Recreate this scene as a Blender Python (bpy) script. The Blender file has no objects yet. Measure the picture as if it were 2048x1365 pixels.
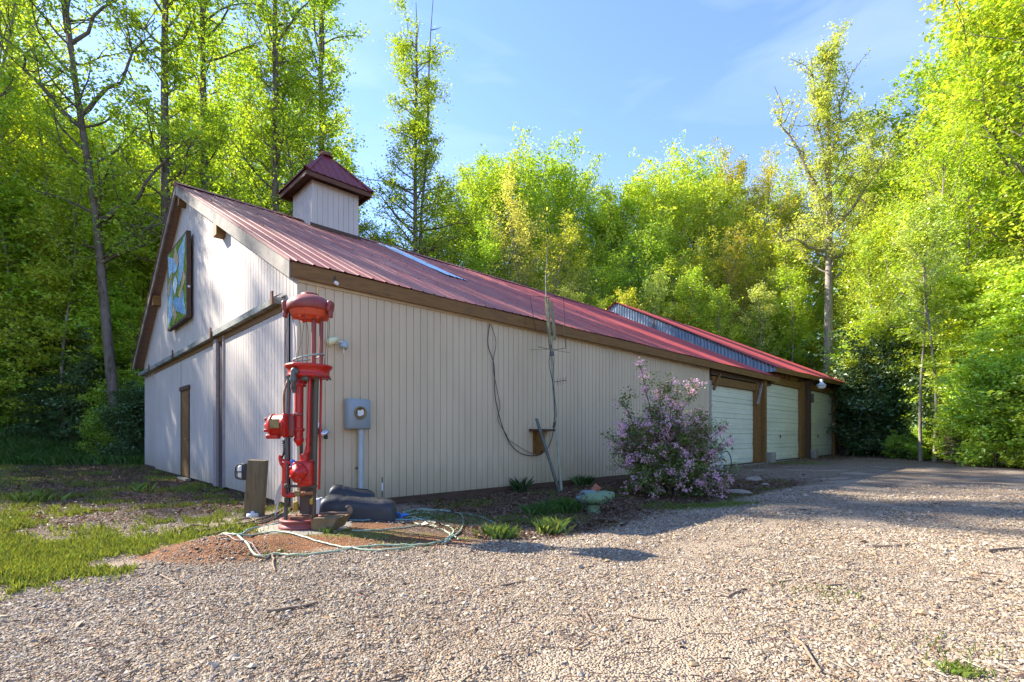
import bpy, bmesh, math, random
import numpy as np
from mathutils import Vector, Matrix, noise
R = math.radians
sc = bpy.context.scene

# ------------------------------------------------------------------ camera, sky, sun, exposure
F = 997.0; CX = 1024.0; HY = 871.0; EYE = 1.1
cam_d = bpy.data.cameras.new('camera'); cam = bpy.data.objects.new('camera', cam_d); sc.collection.objects.link(cam)
cam.location = (0, 0, EYE); cam.rotation_euler = (R(90), 0, 0)
cam_d.sensor_width = 36; cam_d.lens = 36*F/2048.0
cam_d.shift_y = (HY-682.5)/2048.0; cam_d.clip_start = .05; cam_d.clip_end = 900
sc.camera = cam
SUNV = Vector((-1.29, .47, 1.0)).normalized()
w = bpy.data.worlds.new('World'); sc.world = w; w.use_nodes = True
nt = w.node_tree; bg = nt.nodes['Background']
sky = nt.nodes.new('ShaderNodeTexSky'); sky.sky_type = 'NISHITA'; sky.sun_disc = False
sky.sun_elevation = math.asin(SUNV.z); sky.sun_rotation = math.atan2(SUNV.x, SUNV.y)
sky.air_density = 1.0; sky.dust_density = .1; sky.ozone_density = 4.0; sky.altitude = 400
tint = nt.nodes.new('ShaderNodeMix'); tint.data_type = 'RGBA'; tint.blend_type = 'MULTIPLY'; tint.inputs[0].default_value = 1; tint.inputs[7].default_value = (.93, .885, 1, 1)
nt.links.new(sky.outputs[0], tint.inputs[6]); wt = nt.nodes.new('ShaderNodeTexCoord'); wm_ = nt.nodes.new('ShaderNodeMapping'); wm_.inputs['Scale'].default_value = (1.2, 1.2, 4.5); wn = nt.nodes.new('ShaderNodeTexNoise'); wn.inputs['Scale'].default_value = 2.6; wn.inputs['Detail'].default_value = 7; wn.inputs['Distortion'].default_value = .8
wr = nt.nodes.new('ShaderNodeMapRange'); wr.inputs['From Min'].default_value = .52; wr.inputs['From Max'].default_value = .85; wr.inputs['To Max'].default_value = .15
wc = nt.nodes.new('ShaderNodeMix'); wc.data_type = 'RGBA'; wc.inputs[7].default_value = (4.2, 4.6, 5.2, 1)      # faint high wisps of cloud
nt.links.new(wt.outputs['Generated'], wm_.inputs[0]); nt.links.new(wm_.outputs[0], wn.inputs['Vector']); nt.links.new(wn.outputs[0], wr.inputs[0]); nt.links.new(wr.outputs[0], wc.inputs[0]); nt.links.new(tint.outputs[2], wc.inputs[6]); nt.links.new(wc.outputs[2], bg.inputs[0]); bg.inputs[1].default_value = .14
sd = bpy.data.lights.new('sun', 'SUN'); sun = bpy.data.objects.new('sun', sd); sc.collection.objects.link(sun)
sd.energy = 4.7; sd.angle = R(.55); sd.color = (1, .93, .82)
sun.location = (-40, 15, 40); sun.rotation_euler = (-SUNV).to_track_quat('-Z', 'Y').to_euler()
sc.view_settings.view_transform = 'Standard'; sc.view_settings.look = 'None'
sc.view_settings.exposure = 1.75; sc.view_settings.gamma = 1
sc.render.engine = 'CYCLES'
try:
    sc.cycles.max_bounces = 9; sc.cycles.diffuse_bounces = 5; sc.cycles.transmission_bounces = 6; sc.cycles.caustics_reflective = False
except Exception: pass

# ------------------------------------------------------------------ building frame
C0 = Vector((-3.13, 7.26, 0)); U = Vector((.7185, .6955, 0)).normalized(); V = Vector((-U.y, U.x, 0))
TH = math.atan2(U.y, U.x)
def B(s, t, z=0): return C0 + U*s + V*t + Vector((0, 0, z))
def ST(x, y):
    dx, dy = x-C0.x, y-C0.y
    return dx*U.x+dy*U.y, dx*V.x+dy*V.y
def W(px, py, Y): return Vector(((px-CX)/F*Y, Y, EYE-(py-HY)/F*Y))
def SIDE(px, py, off=0.0):                         # pixel on the long wall -> local s, z
    k = (px-CX)/F; x0 = C0.x-V.x*off; y0 = C0.y-V.y*off
    s = (k*y0-x0)/(U.x-k*U.y); Y = y0+U.y*s
    return s, EYE-(py-HY)/F*Y
rnd = random.Random(7)

# ------------------------------------------------------------------ terrain
def sm(a, b, x):
    x = np.clip((x-a)/(b-a), 0, 1); return x*x*(3-2*x)
_rs = np.random.RandomState(3); _lat = _rs.rand(256, 256)
def vn(x, y, f):
    x = np.asarray(x)*f+1000.3; y = np.asarray(y)*f+1000.7
    xi = np.floor(x).astype(int); yi = np.floor(y).astype(int); fx = x-xi; fy = y-yi
    fx = fx*fx*(3-2*fx); fy = fy*fy*(3-2*fy)
    g = lambda a, b: _lat[a % 256, b % 256]
    return (g(xi, yi)*(1-fx)+g(xi+1, yi)*fx)*(1-fy)+(g(xi, yi+1)*(1-fx)+g(xi+1, yi+1)*fx)*fy
def fbm(x, y, f, n=4):
    r = 0; a = .5
    for i in range(n): r = r+a*vn(x, y, f); a *= .5; f *= 2.03
    return r
def height(x, y):
    x = np.asarray(x, float); y = np.asarray(y, float)
    s, t = ST(x, y)
    e = x-(17.0+np.maximum(y-15, 0)*.2-np.minimum(y-15, 0)*.25)
    d = np.maximum(np.maximum(t-17.5, e), s-35)
    d = np.maximum(d, (-x-24))
    dd = np.maximum(d, 0)
    h = .42*dd*sm(0, 5, dd)
    h = np.where(h > 13, 13+(h-13)*.3, h)
    h = h+sm(0, 3, dd)*(fbm(x, y, .25)-.5)*1.6
    inb = sm(.4, -.3, -t)                                         # flat inside the barn
    strip = sm(-4.6, -3.4, t)*sm(.6, -.2, t)*sm(.3, 2, s)*sm(14, 12, s)
    h = h-.07*strip
    m = np.exp(-(((x+2.25)/1.35)**2+((y-5.6)/.95)**2)**1.5)
    h = h+.035*m
    m2 = np.exp(-(((x+2.75)/.55)**2+((y-4.75)/.38)**2)**1.5)
    h = h+.10*m2*(.6+.8*fbm(x, y, 4.0))
    lot = sm(1.5, 0, dd)*(1-sm(-.3, .2, t)*sm(14.2, 13.8, t)*sm(-.3, .2, s)*sm(31, 30.6, s))
    h = h+lot*((fbm(x, y, .5, 3)-.44)*.07+(fbm(x, y, 3.0, 3)-.44)*.018)
    return h
def gz(x, y): return float(height(x, y))
def G(px, py, z=0.0):
    zz = z
    for i in range(4):
        Y = F*(EYE-zz)/max(py-HY, 1); X = (px-CX)/F*Y; zz = gz(X, Y)+z
    return Vector((X, Y, zz))

# ------------------------------------------------------------------ mesh builder
COL = sc.collection
class MB:
    def __init__(s): s.v = []; s.f = []; s.sm = []
    def add(s, vs, fs, smooth=False):
        b = len(s.v); s.v += [tuple(p) for p in vs]; s.f += [tuple(i+b for i in f) for f in fs]; s.sm += [smooth]*len(fs); return s
    def box(s, c, size, M=None):
        hx, hy, hz = size[0]/2, size[1]/2, size[2]/2
        vs = [Vector((x, y, z)) for x in (-hx, hx) for y in (-hy, hy) for z in (-hz, hz)]
        c = Vector(c); vs = [c+(M @ p if M else p) for p in vs]
        return s.add(vs, [(0, 1, 3, 2), (4, 6, 7, 5), (0, 4, 5, 1), (2, 3, 7, 6), (0, 2, 6, 4), (1, 5, 7, 3)])
    def bb(s, x0, x1, y0, y1, z0, z1): return s.box(((x0+x1)/2, (y0+y1)/2, (z0+z1)/2), (abs(x1-x0), abs(y1-y0), abs(z1-z0)))
    def rbox(s, c, size, bev=.02, seg=3, M=None, taper=None):
        bm = bmesh.new(); bmesh.ops.create_cube(bm, size=1)
        for v in bm.verts:
            v.co = Vector((v.co.x*size[0], v.co.y*size[1], v.co.z*size[2]))
            if taper and v.co.z > 0: v.co.x *= taper; v.co.y *= taper
        bmesh.ops.bevel(bm, geom=list(bm.edges), offset=bev, segments=seg, profile=.5, affect='EDGES')
        bm.verts.ensure_lookup_table(); c = Vector(c)
        s.add([c+(M @ v.co if M else v.co) for v in bm.verts], [[v.index for v in f.verts] for f in bm.faces], True); bm.free(); return s
    def tube(s, pts, r, n=8, cap=True):
        pts = [Vector(p) for p in pts]; m = len(pts)
        rs = r if isinstance(r, (list, tuple)) else [r]*m
        vs = []; fs = []; prev = None
        for i, p in enumerate(pts):
            d = (pts[min(i+1, m-1)]-pts[max(i-1, 0)])
            d = d.normalized() if d.length > 1e-9 else Vector((0, 0, 1))
            a = prev-d*prev.dot(d) if prev is not None else (Vector((1, 0, 0)) if abs(d.x) < .9 else Vector((0, 1, 0)))
            a = (a-d*a.dot(d))
            a = a.normalized() if a.length > 1e-6 else d.orthogonal().normalized()
            prev = a; b = d.cross(a)
            for k in range(n):
                t = 2*math.pi*k/n; vs.append(p+(a*math.cos(t)+b*math.sin(t))*rs[i])
        for i in range(m-1):
            for k in range(n):
                k2 = (k+1) % n; fs.append((i*n+k, i*n+k2, (i+1)*n+k2, (i+1)*n+k))
        s.add(vs, fs, True)
        if cap: s.add([vs[k] for k in range(n)], [tuple(range(n-1, -1, -1))]); s.add(vs[-n:], [tuple(range(n))])
        return s
    def cyl(s, a, b, r, n=16, r2=None): return s.tube([a, b], [r, r if r2 is None else r2], n)
    def lathe(s, c, prof, n=32, M=None, sm=True):
        c = Vector(c); vs = []; fs = []; m = len(prof)
        for (r, z) in prof:
            for k in range(n):
                t = 2*math.pi*k/n; p = Vector((r*math.cos(t), r*math.sin(t), z)); vs.append(c+(M @ p if M else p))
        for i in range(m-1):
            for k in range(n):
                k2 = (k+1) % n; fs.append((i*n+k, i*n+k2, (i+1)*n+k2, (i+1)*n+k))
        s.add(vs, fs, sm); return s
    def prism(s, poly, o, ax, ay, az, d):                 # poly in (ax, ay), extruded by d along az
        n = len(poly); o = Vector(o); ax, ay, az = Vector(ax), Vector(ay), Vector(az)
        vs = [o+ax*p[0]+ay*p[1] for p in poly]; vs += [v+az*d for v in vs]
        fs = [tuple(range(n))[::-1], tuple(range(n, 2*n))]+[(i, (i+1) % n, (i+1) % n+n, i+n) for i in range(n)]
        return s.add(vs, fs)
    def build(s, name, mat, parent=None, local=False, at=None):
        me = bpy.data.meshes.new(name); o = bpy.data.objects.new(name, me)
        vs = np.array(s.v, dtype=np.float64).reshape(-1, 3)
        if parent is not None:
            if not local: vs = vs-np.array(parent_loc(parent))
        elif not local:
            lo = np.array([vs[:, 0].mean(), vs[:, 1].mean(), vs[:, 2].min()]) if at is None else np.array(at)
            vs = vs-lo; o.location = lo
        me.from_pydata([tuple(p) for p in vs], [], s.f)
        me.polygons.foreach_set('use_smooth', s.sm); me.update()
        if mat: me.materials.append(mat)
        COL.objects.link(o)
        if parent is not None: o.parent = parent
        return o
def parent_loc(p):
    l = Vector((0, 0, 0))
    while p is not None: l = l+p.location; p = p.parent
    return l
def tag(o, label=None, cat=None, group=None, kind=None):
    if label: o['label'] = label
    if cat: o['category'] = cat
    if group: o['group'] = group
    if kind: o['kind'] = kind
    return o
def empty(name, loc, rz=0, label=None, cat=None, group=None):
    o = bpy.data.objects.new(name, None); o.location = loc; o.rotation_euler = (0, 0, rz); COL.objects.link(o)
    return tag(o, label, cat, group)

# ------------------------------------------------------------------ materials
def mat(name): 
    m = bpy.data.materials.new(name); m.use_nodes = True; n = m.node_tree; n.nodes.clear()
    out = n.nodes.new('ShaderNodeOutputMaterial'); return m, n, out
def nd(n, typ, **kw):
    x = n.nodes.new('ShaderNode'+typ)
    for k, v in kw.items():
        if k.startswith('_'): setattr(x, k[1:], v)
        else:
            k2 = int(k[1:]) if k[0] == 'i' and k[1:].isdigit() else k.replace('__', ' ')
            x.inputs[k2].default_value = v
    return x
def ramp(n, fac, stops, interp='LINEAR'):
    r = n.nodes.new('ShaderNodeValToRGB'); r.color_ramp.interpolation = interp
    e = r.color_ramp.elements
    while len(e) < len(stops): e.new(.5)
    for i, (p, c) in enumerate(stops): e[i].position = p; e[i].color = (*c, 1) if len(c) == 3 else c
    n.links.new(fac, r.inputs[0]); return r.outputs[0]
def mix(n, f, a, b, mode='MIX'):
    m = n.nodes.new('ShaderNodeMix'); m.data_type = 'RGBA'; m.blend_type = mode
    for sck, v in ((m.inputs[0], f), (m.inputs[6], a), (m.inputs[7], b)):
        if hasattr(v, 'is_output'): n.links.new(v, sck)
        elif isinstance(v, (tuple, list)): sck.default_value = (*v, 1) if len(v) == 3 else v
        else: sck.default_value = v
    return m.outputs[2]
def mth(n, op, a, b=None, c=None):
    m = n.nodes.new('ShaderNodeMath'); m.operation = op
    for i, v in enumerate((a, b, c)):
        if v is None: continue
        if hasattr(v, 'is_output'): n.links.new(v, m.inputs[i])
        else: m.inputs[i].default_value = v
    return m.outputs[0]
def noi(n, vec, scale, detail=4, rough=.55, mapscale=None, dist=0):
    if mapscale:
        mp = nd(n, 'Mapping'); mp.inputs['Scale'].default_value = mapscale; n.links.new(vec, mp.inputs[0]); vec = mp.outputs[0]
    t = nd(n, 'TexNoise', Scale=scale, Detail=detail, Roughness=rough, Distortion=dist); n.links.new(vec, t.inputs['Vector']); return t.outputs[0]
def finish(n, out, col, rough=.6, metal=0, bump=None, bstr=.3, bdist=.01, spec=.5):
    p = nd(n, 'BsdfPrincipled')
    for k, v in (('Base Color', col), ('Roughness', rough), ('Metallic', metal), ('Specular IOR Level', spec)):
        if hasattr(v, 'is_output'): n.links.new(v, p.inputs[k])
        else: p.inputs[k].default_value = (*v, 1) if isinstance(v, tuple) else v
    if bump is not None:
        b = nd(n, 'Bump', Strength=bstr, Distance=bdist); n.links.new(bump, b.inputs['Height']); n.links.new(b.outputs[0], p.inputs['Normal'])
    n.links.new(p.outputs[0], out.inputs[0]); return p
def tc(n): return nd(n, 'TexCoord').outputs['Object']

def paint(name, c, worn, wornc, rough=.5, scale=3, stretch=(1, 1, 1), metal=0, bstr=.25, amt=.5, hue=.12, dirt_z=None, bscale=40, spec=.5):
    """painted or plain surface with blotchy variation and patches of wear"""
    m, n, out = mat(name); v = tc(n)
    a = noi(n, v, scale, 5, .6, stretch); b = noi(n, v, scale*4.3, 5, .65, stretch)
    k = mth(n, 'ADD', mth(n, 'MULTIPLY', a, .6), mth(n, 'MULTIPLY', b, .4))
    base = ramp(n, a, [(.3, tuple(x*(1-hue) for x in c)), (.7, tuple(min(1, x*(1+hue)) for x in c))])
    msk = ramp(n, k, [(amt, (0, 0, 0)), (amt+.09, (1, 1, 1))])
    col = mix(n, mth(n, 'MULTIPLY', msk, worn), base, wornc)
    if dirt_z:
        sp = nd(n, 'SeparateXYZ'); n.links.new(v, sp.inputs[0])
        dz = mth(n, 'SUBTRACT', 1, mth(n, 'DIVIDE', sp.outputs[2], mth(n, 'ADD', mth(n, 'MULTIPLY', b, dirt_z*2.6), .02)))
        dz = mth(n, 'MULTIPLY', nd_clamp(n, dz), .75)
        col = mix(n, dz, col, (.22, .16, .09))
    hb = noi(n, v, bscale, 3, .6)
    finish(n, out, col, mth(n, 'ADD', mth(n, 'MULTIPLY', msk, .25), rough), metal, hb, bstr, .004, spec); return m
def nd_clamp(n, x):
    c = nd(n, 'Clamp'); n.links.new(x, c.inputs[0]); return c.outputs[0]
def wood(name, c1, c2, rough=.75, scale=6, axis=(.12, 1, 1), grey=None, greyamt=.5):
    m, n, out = mat(name); v = tc(n)
    g = noi(n, v, scale*5, 6, .65, axis, .4); a = noi(n, v, scale*.5, 4, .6)
    col = ramp(n, g, [(.25, c1), (.5, c2), (.75, tuple(min(1, x*1.35) for x in c2))])
    if grey: col = mix(n, mth(n, 'MULTIPLY', ramp(n, a, [(.4, (0, 0, 0)), (.6, (1, 1, 1))]), greyamt), col, grey)
    kn = nd(n, 'TexVoronoi', Scale=2.2); mp = nd(n, 'Mapping'); mp.inputs['Scale'].default_value = (.5, 1, 1.6); n.links.new(v, mp.inputs[0]); n.links.new(mp.outputs[0], kn.inputs['Vector'])
    col = mix(n, ramp(n, kn.outputs[0], [(.03, (1, 1, 1)), (.07, (0, 0, 0))]), col, tuple(x*.35 for x in c1))
    finish(n, out, col, rough, 0, g, .5, .004); return m

SID = (.57, .45, .28)
def siding_mat(name, c, stain=.12):
    m, n, out = mat(name); v = tc(n)
    a = noi(n, v, 1.2, 5, .6, (1, 1, .35)); b = noi(n, v, 9, 5, .7, (1, 1, .08)); f = noi(n, v, 60, 3, .6, (1, 1, .1))
    col = ramp(n, a, [(.3, tuple(x*.9 for x in c)), (.7, tuple(x*1.07 for x in c))])
    col = mix(n, mth(n, 'MULTIPLY', ramp(n, b, [(.52, (0, 0, 0)), (.72, (1, 1, 1))]), .35), col, tuple(x*.72 for x in c))
    sp = nd(n, 'SeparateXYZ'); n.links.new(v, sp.inputs[0])
    dz = nd_clamp(n, mth(n, 'SUBTRACT', 1, mth(n, 'DIVIDE', sp.outputs[2], mth(n, 'ADD', mth(n, 'MULTIPLY', noi(n, v, 5, 5, .7, (1, 1, .3)), 1.3), .02))))
    col = mix(n, mth(n, 'MULTIPLY', dz, stain*5), col, (.30, .24, .13))
    finish(n, out, col, .62, 0, f, .35, .004, .3); return m
M = {}
M['siding'] = siding_mat('siding_paint_warm_bounce', SID)  # one paint; warm bounce from the gravel is put into this wall's colour
M['siding_g'] = siding_mat('siding_paint_no_bounce', (.54, .475, .41), .12)  # same paint as the long wall, coloured without the gravel's warm bounce
M['trim'] = paint('trim_paint', (.33, .27, .25), .4, (.2, .16, .14), .6)
M['groove'] = paint('dark_gap', (.05, .035, .03), .2, (.08, .06, .05), .8)
M['beam'] = wood('treated_brown_beam', (.085, .036, .006), (.18, .085, .014), .7, 5)
M['beam_d'] = wood('dark_brown_beam', (.035, .018, .008), (.08, .04, .018), .7, 5)
M['beam_r'] = wood('red_brown_fascia', (.05, .018, .007), (.11, .042, .016), .7, 5)
M['rake'] = wood('weathered_rake_board', (.15, .115, .085), (.27, .225, .175), .8, 4, (1, .12, .12), (.13, .12, .10), .9)
M['soffit'] = wood('pinkish_soffit_board', (.15, .085, .06), (.25, .15, .11), .8, 5)
M['track'] = paint('weathered_metal_track', (.32, .33, .30), .9, (.16, .16, .12), .5, 4, (.3, 1, 1), .3, .4, .45)
M['concrete'] = paint('old_concrete', (.26, .235, .18), .6, (.2, .17, .11), .9, 5, amt=.48)
M['door_metal'] = paint('cream_door_paint', (.66, .66, .46), .3, (.45, .46, .34), .4, 1.5, (.4, 1, 1), dirt_z=.08)
M['post_wood'] = wood('olive_timber', (.065, .045, .016), (.14, .10, .045), .85, 5, (1, 1, .12), (.16, .14, .07), .5)
M['rust'] = paint('rust', (.16, .065, .035), .8, (.26, .13, .07), .85, 12, hue=.35)
M['brown_rust'] = paint('brown_rusty_sheet', (.20, .13, .055), .8, (.13, .06, .025), .7, 9, amt=.52, hue=.3)
M['red'] = paint('pump_red_enamel', (.46, .012, .006), .85, (.15, .04, .025), .36, 16, amt=.53, hue=.2)
M['red_faded'] = paint('faded_red_enamel', (.26, .045, .035), .8, (.17, .075, .055), .5, 9, amt=.5, hue=.25)
M['orange_red'] = paint('orange_red_primer', (.55, .075, .025), .6, (.3, .05, .03), .6, 10, amt=.52)
M['steel'] = paint('greenish_galvanized_pipe', (.11, .13, .11), .7, (.10, .055, .03), .55, 9, (1, 1, .3), .5, amt=.5)
M['olive_steel'] = paint('olive_rusty_steel', (.12, .105, .065), .8, (.15, .075, .03), .6, 9, (1, 1, .3), .3, amt=.5)
M['dark_steel'] = paint('dark_rusty_steel', (.075, .06, .05), .8, (.14, .07, .035), .7, 10, amt=.5)
M['copper'] = paint('dull_copper', (.3, .13, .06), .5, (.16, .1, .06), .45, 9, metal=.4)
M['brass'] = paint('aged_brass', (.28, .2, .07), .6, (.12, .09, .05), .5, 20, metal=.5)
M['grey_paint'] = paint('grey_box_paint', (.27, .31, .31), .25, (.2, .22, .2), .45, 4)
M['grey_pipe'] = paint('grey_pvc', (.40, .45, .44), .3, (.3, .3, .27), .5, 5)
M['black_plastic'] = paint('black_plastic', (.024, .025, .028), .6, (.05, .048, .045), .42, 3, amt=.5)
M['black'] = paint('black_rubber', (.02, .02, .02), .4, (.04, .035, .03), .6, 6)
M['white'] = paint('white_plastic', (.72, .70, .65), .4, (.5, .46, .38), .5, 8)
M['yellowed'] = paint('yellowed_glass', (.72, .68, .38), .3, (.5, .45, .3), .3, 8)
M['pale_blue'] = paint('pale_blue_grey_metal', (.35, .45, .46), .4, (.25, .3, .28), .4, 8)
M['blue'] = paint('bright_blue', (.03, .18, .55), .2, (.1, .25, .5), .4, 8)
M['yellow'] = paint('dull_yellow', (.4, .27, .03), .5, (.2, .13, .04), .6, 12)
M['hose_cream'] = paint('green_cream_hose', (.30, .37, .24), .6, (.42, .38, .27), .5, 9, amt=.5)
M['hose_teal'] = paint('teal_hose', (.17, .34, .31), .5, (.30, .38, .33), .5, 9)
M['hose_brown'] = paint('brown_hose', (.17, .10, .075), .6, (.26, .18, .13), .65, 9)
M['cable'] = paint('black_cable', (.03, .028, .026), .3, (.06, .05, .045), .6, 8)
M['mast'] = paint('chalky_mast_paint', (.34, .345, .24), .7, (.2, .2, .13), .6, 7, (1, 1, .3), amt=.48)
M['batten'] = paint('lichened_batten', (.25, .24, .12), .7, (.13, .12, .07), .8, 9, amt=.48)
M['green_cast'] = paint('flaking_green_paint', (.15, .235, .11), .95, (.05, .03, .015), .6, 9, amt=.50, hue=.35)
M['blue_cast'] = paint('flaking_blue_paint', (.13, .20, .19), .95, (.05, .03, .015), .6, 9, amt=.51, hue=.3)
M['terra'] = paint('terracotta', (.30, .10, .055), .4, (.2, .09, .06), .8, 9)
M['stone'] = paint('field_stone', (.28, .23, .17), .6, (.16, .13, .08), .9, 7, amt=.5, hue=.3)
M['stick'] = wood('dead_stick', (.10, .065, .04), (.24, .17, .11), .9, 9)
M['log_end'] = wood('split_log', (.09, .055, .035), (.22, .14, .09), .9, 8)
def corr_roof():
    m, n, out = mat('red_roof_metal'); v = tc(n)
    a = noi(n, v, .5, 5, .6); b = noi(n, v, 2.2, 6, .7, (1.6, .22, .22)); d = noi(n, v, 14, 4, .6)
    sp = nd(n, 'SeparateXYZ'); n.links.new(v, sp.inputs[0])
    far = nd_clamp(n, mth(n, 'MULTIPLY', sp.outputs[0], .075))                     # front sheets are chalkier and browner than the rear ones
    base = mix(n, far, (.30, .07, .045), (.32, .042, .035))
    base = mix(n, mth(n, 'MULTIPLY', ramp(n, b, [(.38, (0, 0, 0)), (.66, (1, 1, 1))]), .55), base, mix(n, far, (.43, .25, .165), (.43, .09, .08)))
    base = mix(n, mth(n, 'MULTIPLY', ramp(n, d, [(.55, (0, 0, 0)), (.7, (1, 1, 1))]), .3), base, (.11, .045, .03))
    finish(n, out, base, mth(n, 'ADD', mth(n, 'MULTIPLY', a, .3), .40), 0, d, .12, .004, .5); return m
M['roof'] = corr_roof()
M['roof_dark'] = paint('maroon_cupola_metal', (.17, .018, .018), .4, (.22, .07, .05), .5, 4)
def galv():
    m, n, out = mat('blue_grey_galvanized'); v = tc(n)
    a = noi(n, v, 1.5, 5, .6, (1, 1, .3)); b = noi(n, v, 7, 5, .7, (1, 1, .12))
    col = mix(n, ramp(n, b, [(.4, (0, 0, 0)), (.7, (1, 1, 1))]), mix(n, a, (.055, .10, .15), (.13, .19, .24)), (.22, .28, .32))
    finish(n, out, col, .5, .25, b, .2, .004); return m
M['galv'] = galv()
M['skylight'] = paint('translucent_sheet', (.55, .66, .72), .3, (.4, .5, .55), .25, 3)
M['chrome'] = paint('chrome', (.55, .56, .56), .2, (.4, .4, .4), .2, 8, metal=.8)

# leaves: tint comes from the object colour, leaf-to-leaf variation from a stored value
def leaf_mat(name, gloss=.06, trans=.5, warm=(1.25, 1.12, .5)):
    m, n, out = mat(name)
    oi = nd(n, 'ObjectInfo'); at = nd(n, 'Attribute', _attribute_name='lv')
    sp = nd(n, 'SeparateColor'); n.links.new(at.outputs['Color'], sp.inputs[0])
    hv = nd(n, 'HueSaturation'); n.links.new(oi.outputs['Color'], hv.inputs['Color'])
    n.links.new(mth(n, 'ADD', mth(n, 'MULTIPLY', sp.outputs[0], .9), .55), hv.inputs['Value'])
    n.links.new(mth(n, 'ADD', mth(n, 'MULTIPLY', sp.outputs[1], -.05), .522), hv.inputs['Hue'])
    c = hv.outputs[0]
    df = nd(n, 'BsdfDiffuse'); n.links.new(c, df.inputs[0])
    tr = nd(n, 'BsdfTranslucent'); n.links.new(mix(n, 1.0, c, warm, 'MULTIPLY'), tr.inputs[0])
    gl = nd(n, 'BsdfGlossy', Roughness=.42); gl.inputs[0].default_value = (.8, .9, .8, 1)
    m1 = nd(n, 'MixShader'); m1.inputs[0].default_value = trans; n.links.new(df.outputs[0], m1.inputs[1]); n.links.new(tr.outputs[0], m1.inputs[2])
    m2 = nd(n, 'MixShader'); m2.inputs[0].default_value = gloss; n.links.new(m1.outputs[0], m2.inputs[1]); n.links.new(gl.outputs[0], m2.inputs[2])
    n.links.new(m2.outputs[0], out.inputs[0]); return m
M['leaf'] = leaf_mat('spring_leaf'); M['leaf_dark'] = leaf_mat('leathery_leaf', .08, .15, (1.2, 1.2, .5))
M['petal'] = leaf_mat('petal', .03, .35, (1, .9, 1)); M['grass'] = leaf_mat('grass_blade', .05, .4)
M['litter'] = leaf_mat('dead_leaf', .03, .15, (1.1, .9, .7))
def bark(name, c1, c2, c3):
    m, n, out = mat(name); v = tc(n)
    a = noi(n, v, 3, 5, .7, (1, 1, .2)); b = noi(n, v, 14, 5, .7, (1, 1, .25))
    col = ramp(n, b, [(.3, c1), (.55, c2), (.75, c3)])
    col = mix(n, mth(n, 'MULTIPLY', ramp(n, a, [(.45, (0, 0, 0)), (.6, (1, 1, 1))]), .5), col, tuple(x*.9 for x in c3))
    finish(n, out, col, .9, 0, b, .7, .02, .2); return m
M['bark'] = bark('grey_brown_bark', (.045, .035, .026), (.12, .095, .07), (.24, .20, .155))
M['bark_pale'] = bark('pale_bark', (.10, .085, .065), (.26, .22, .175), (.42, .37, .31))

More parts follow.
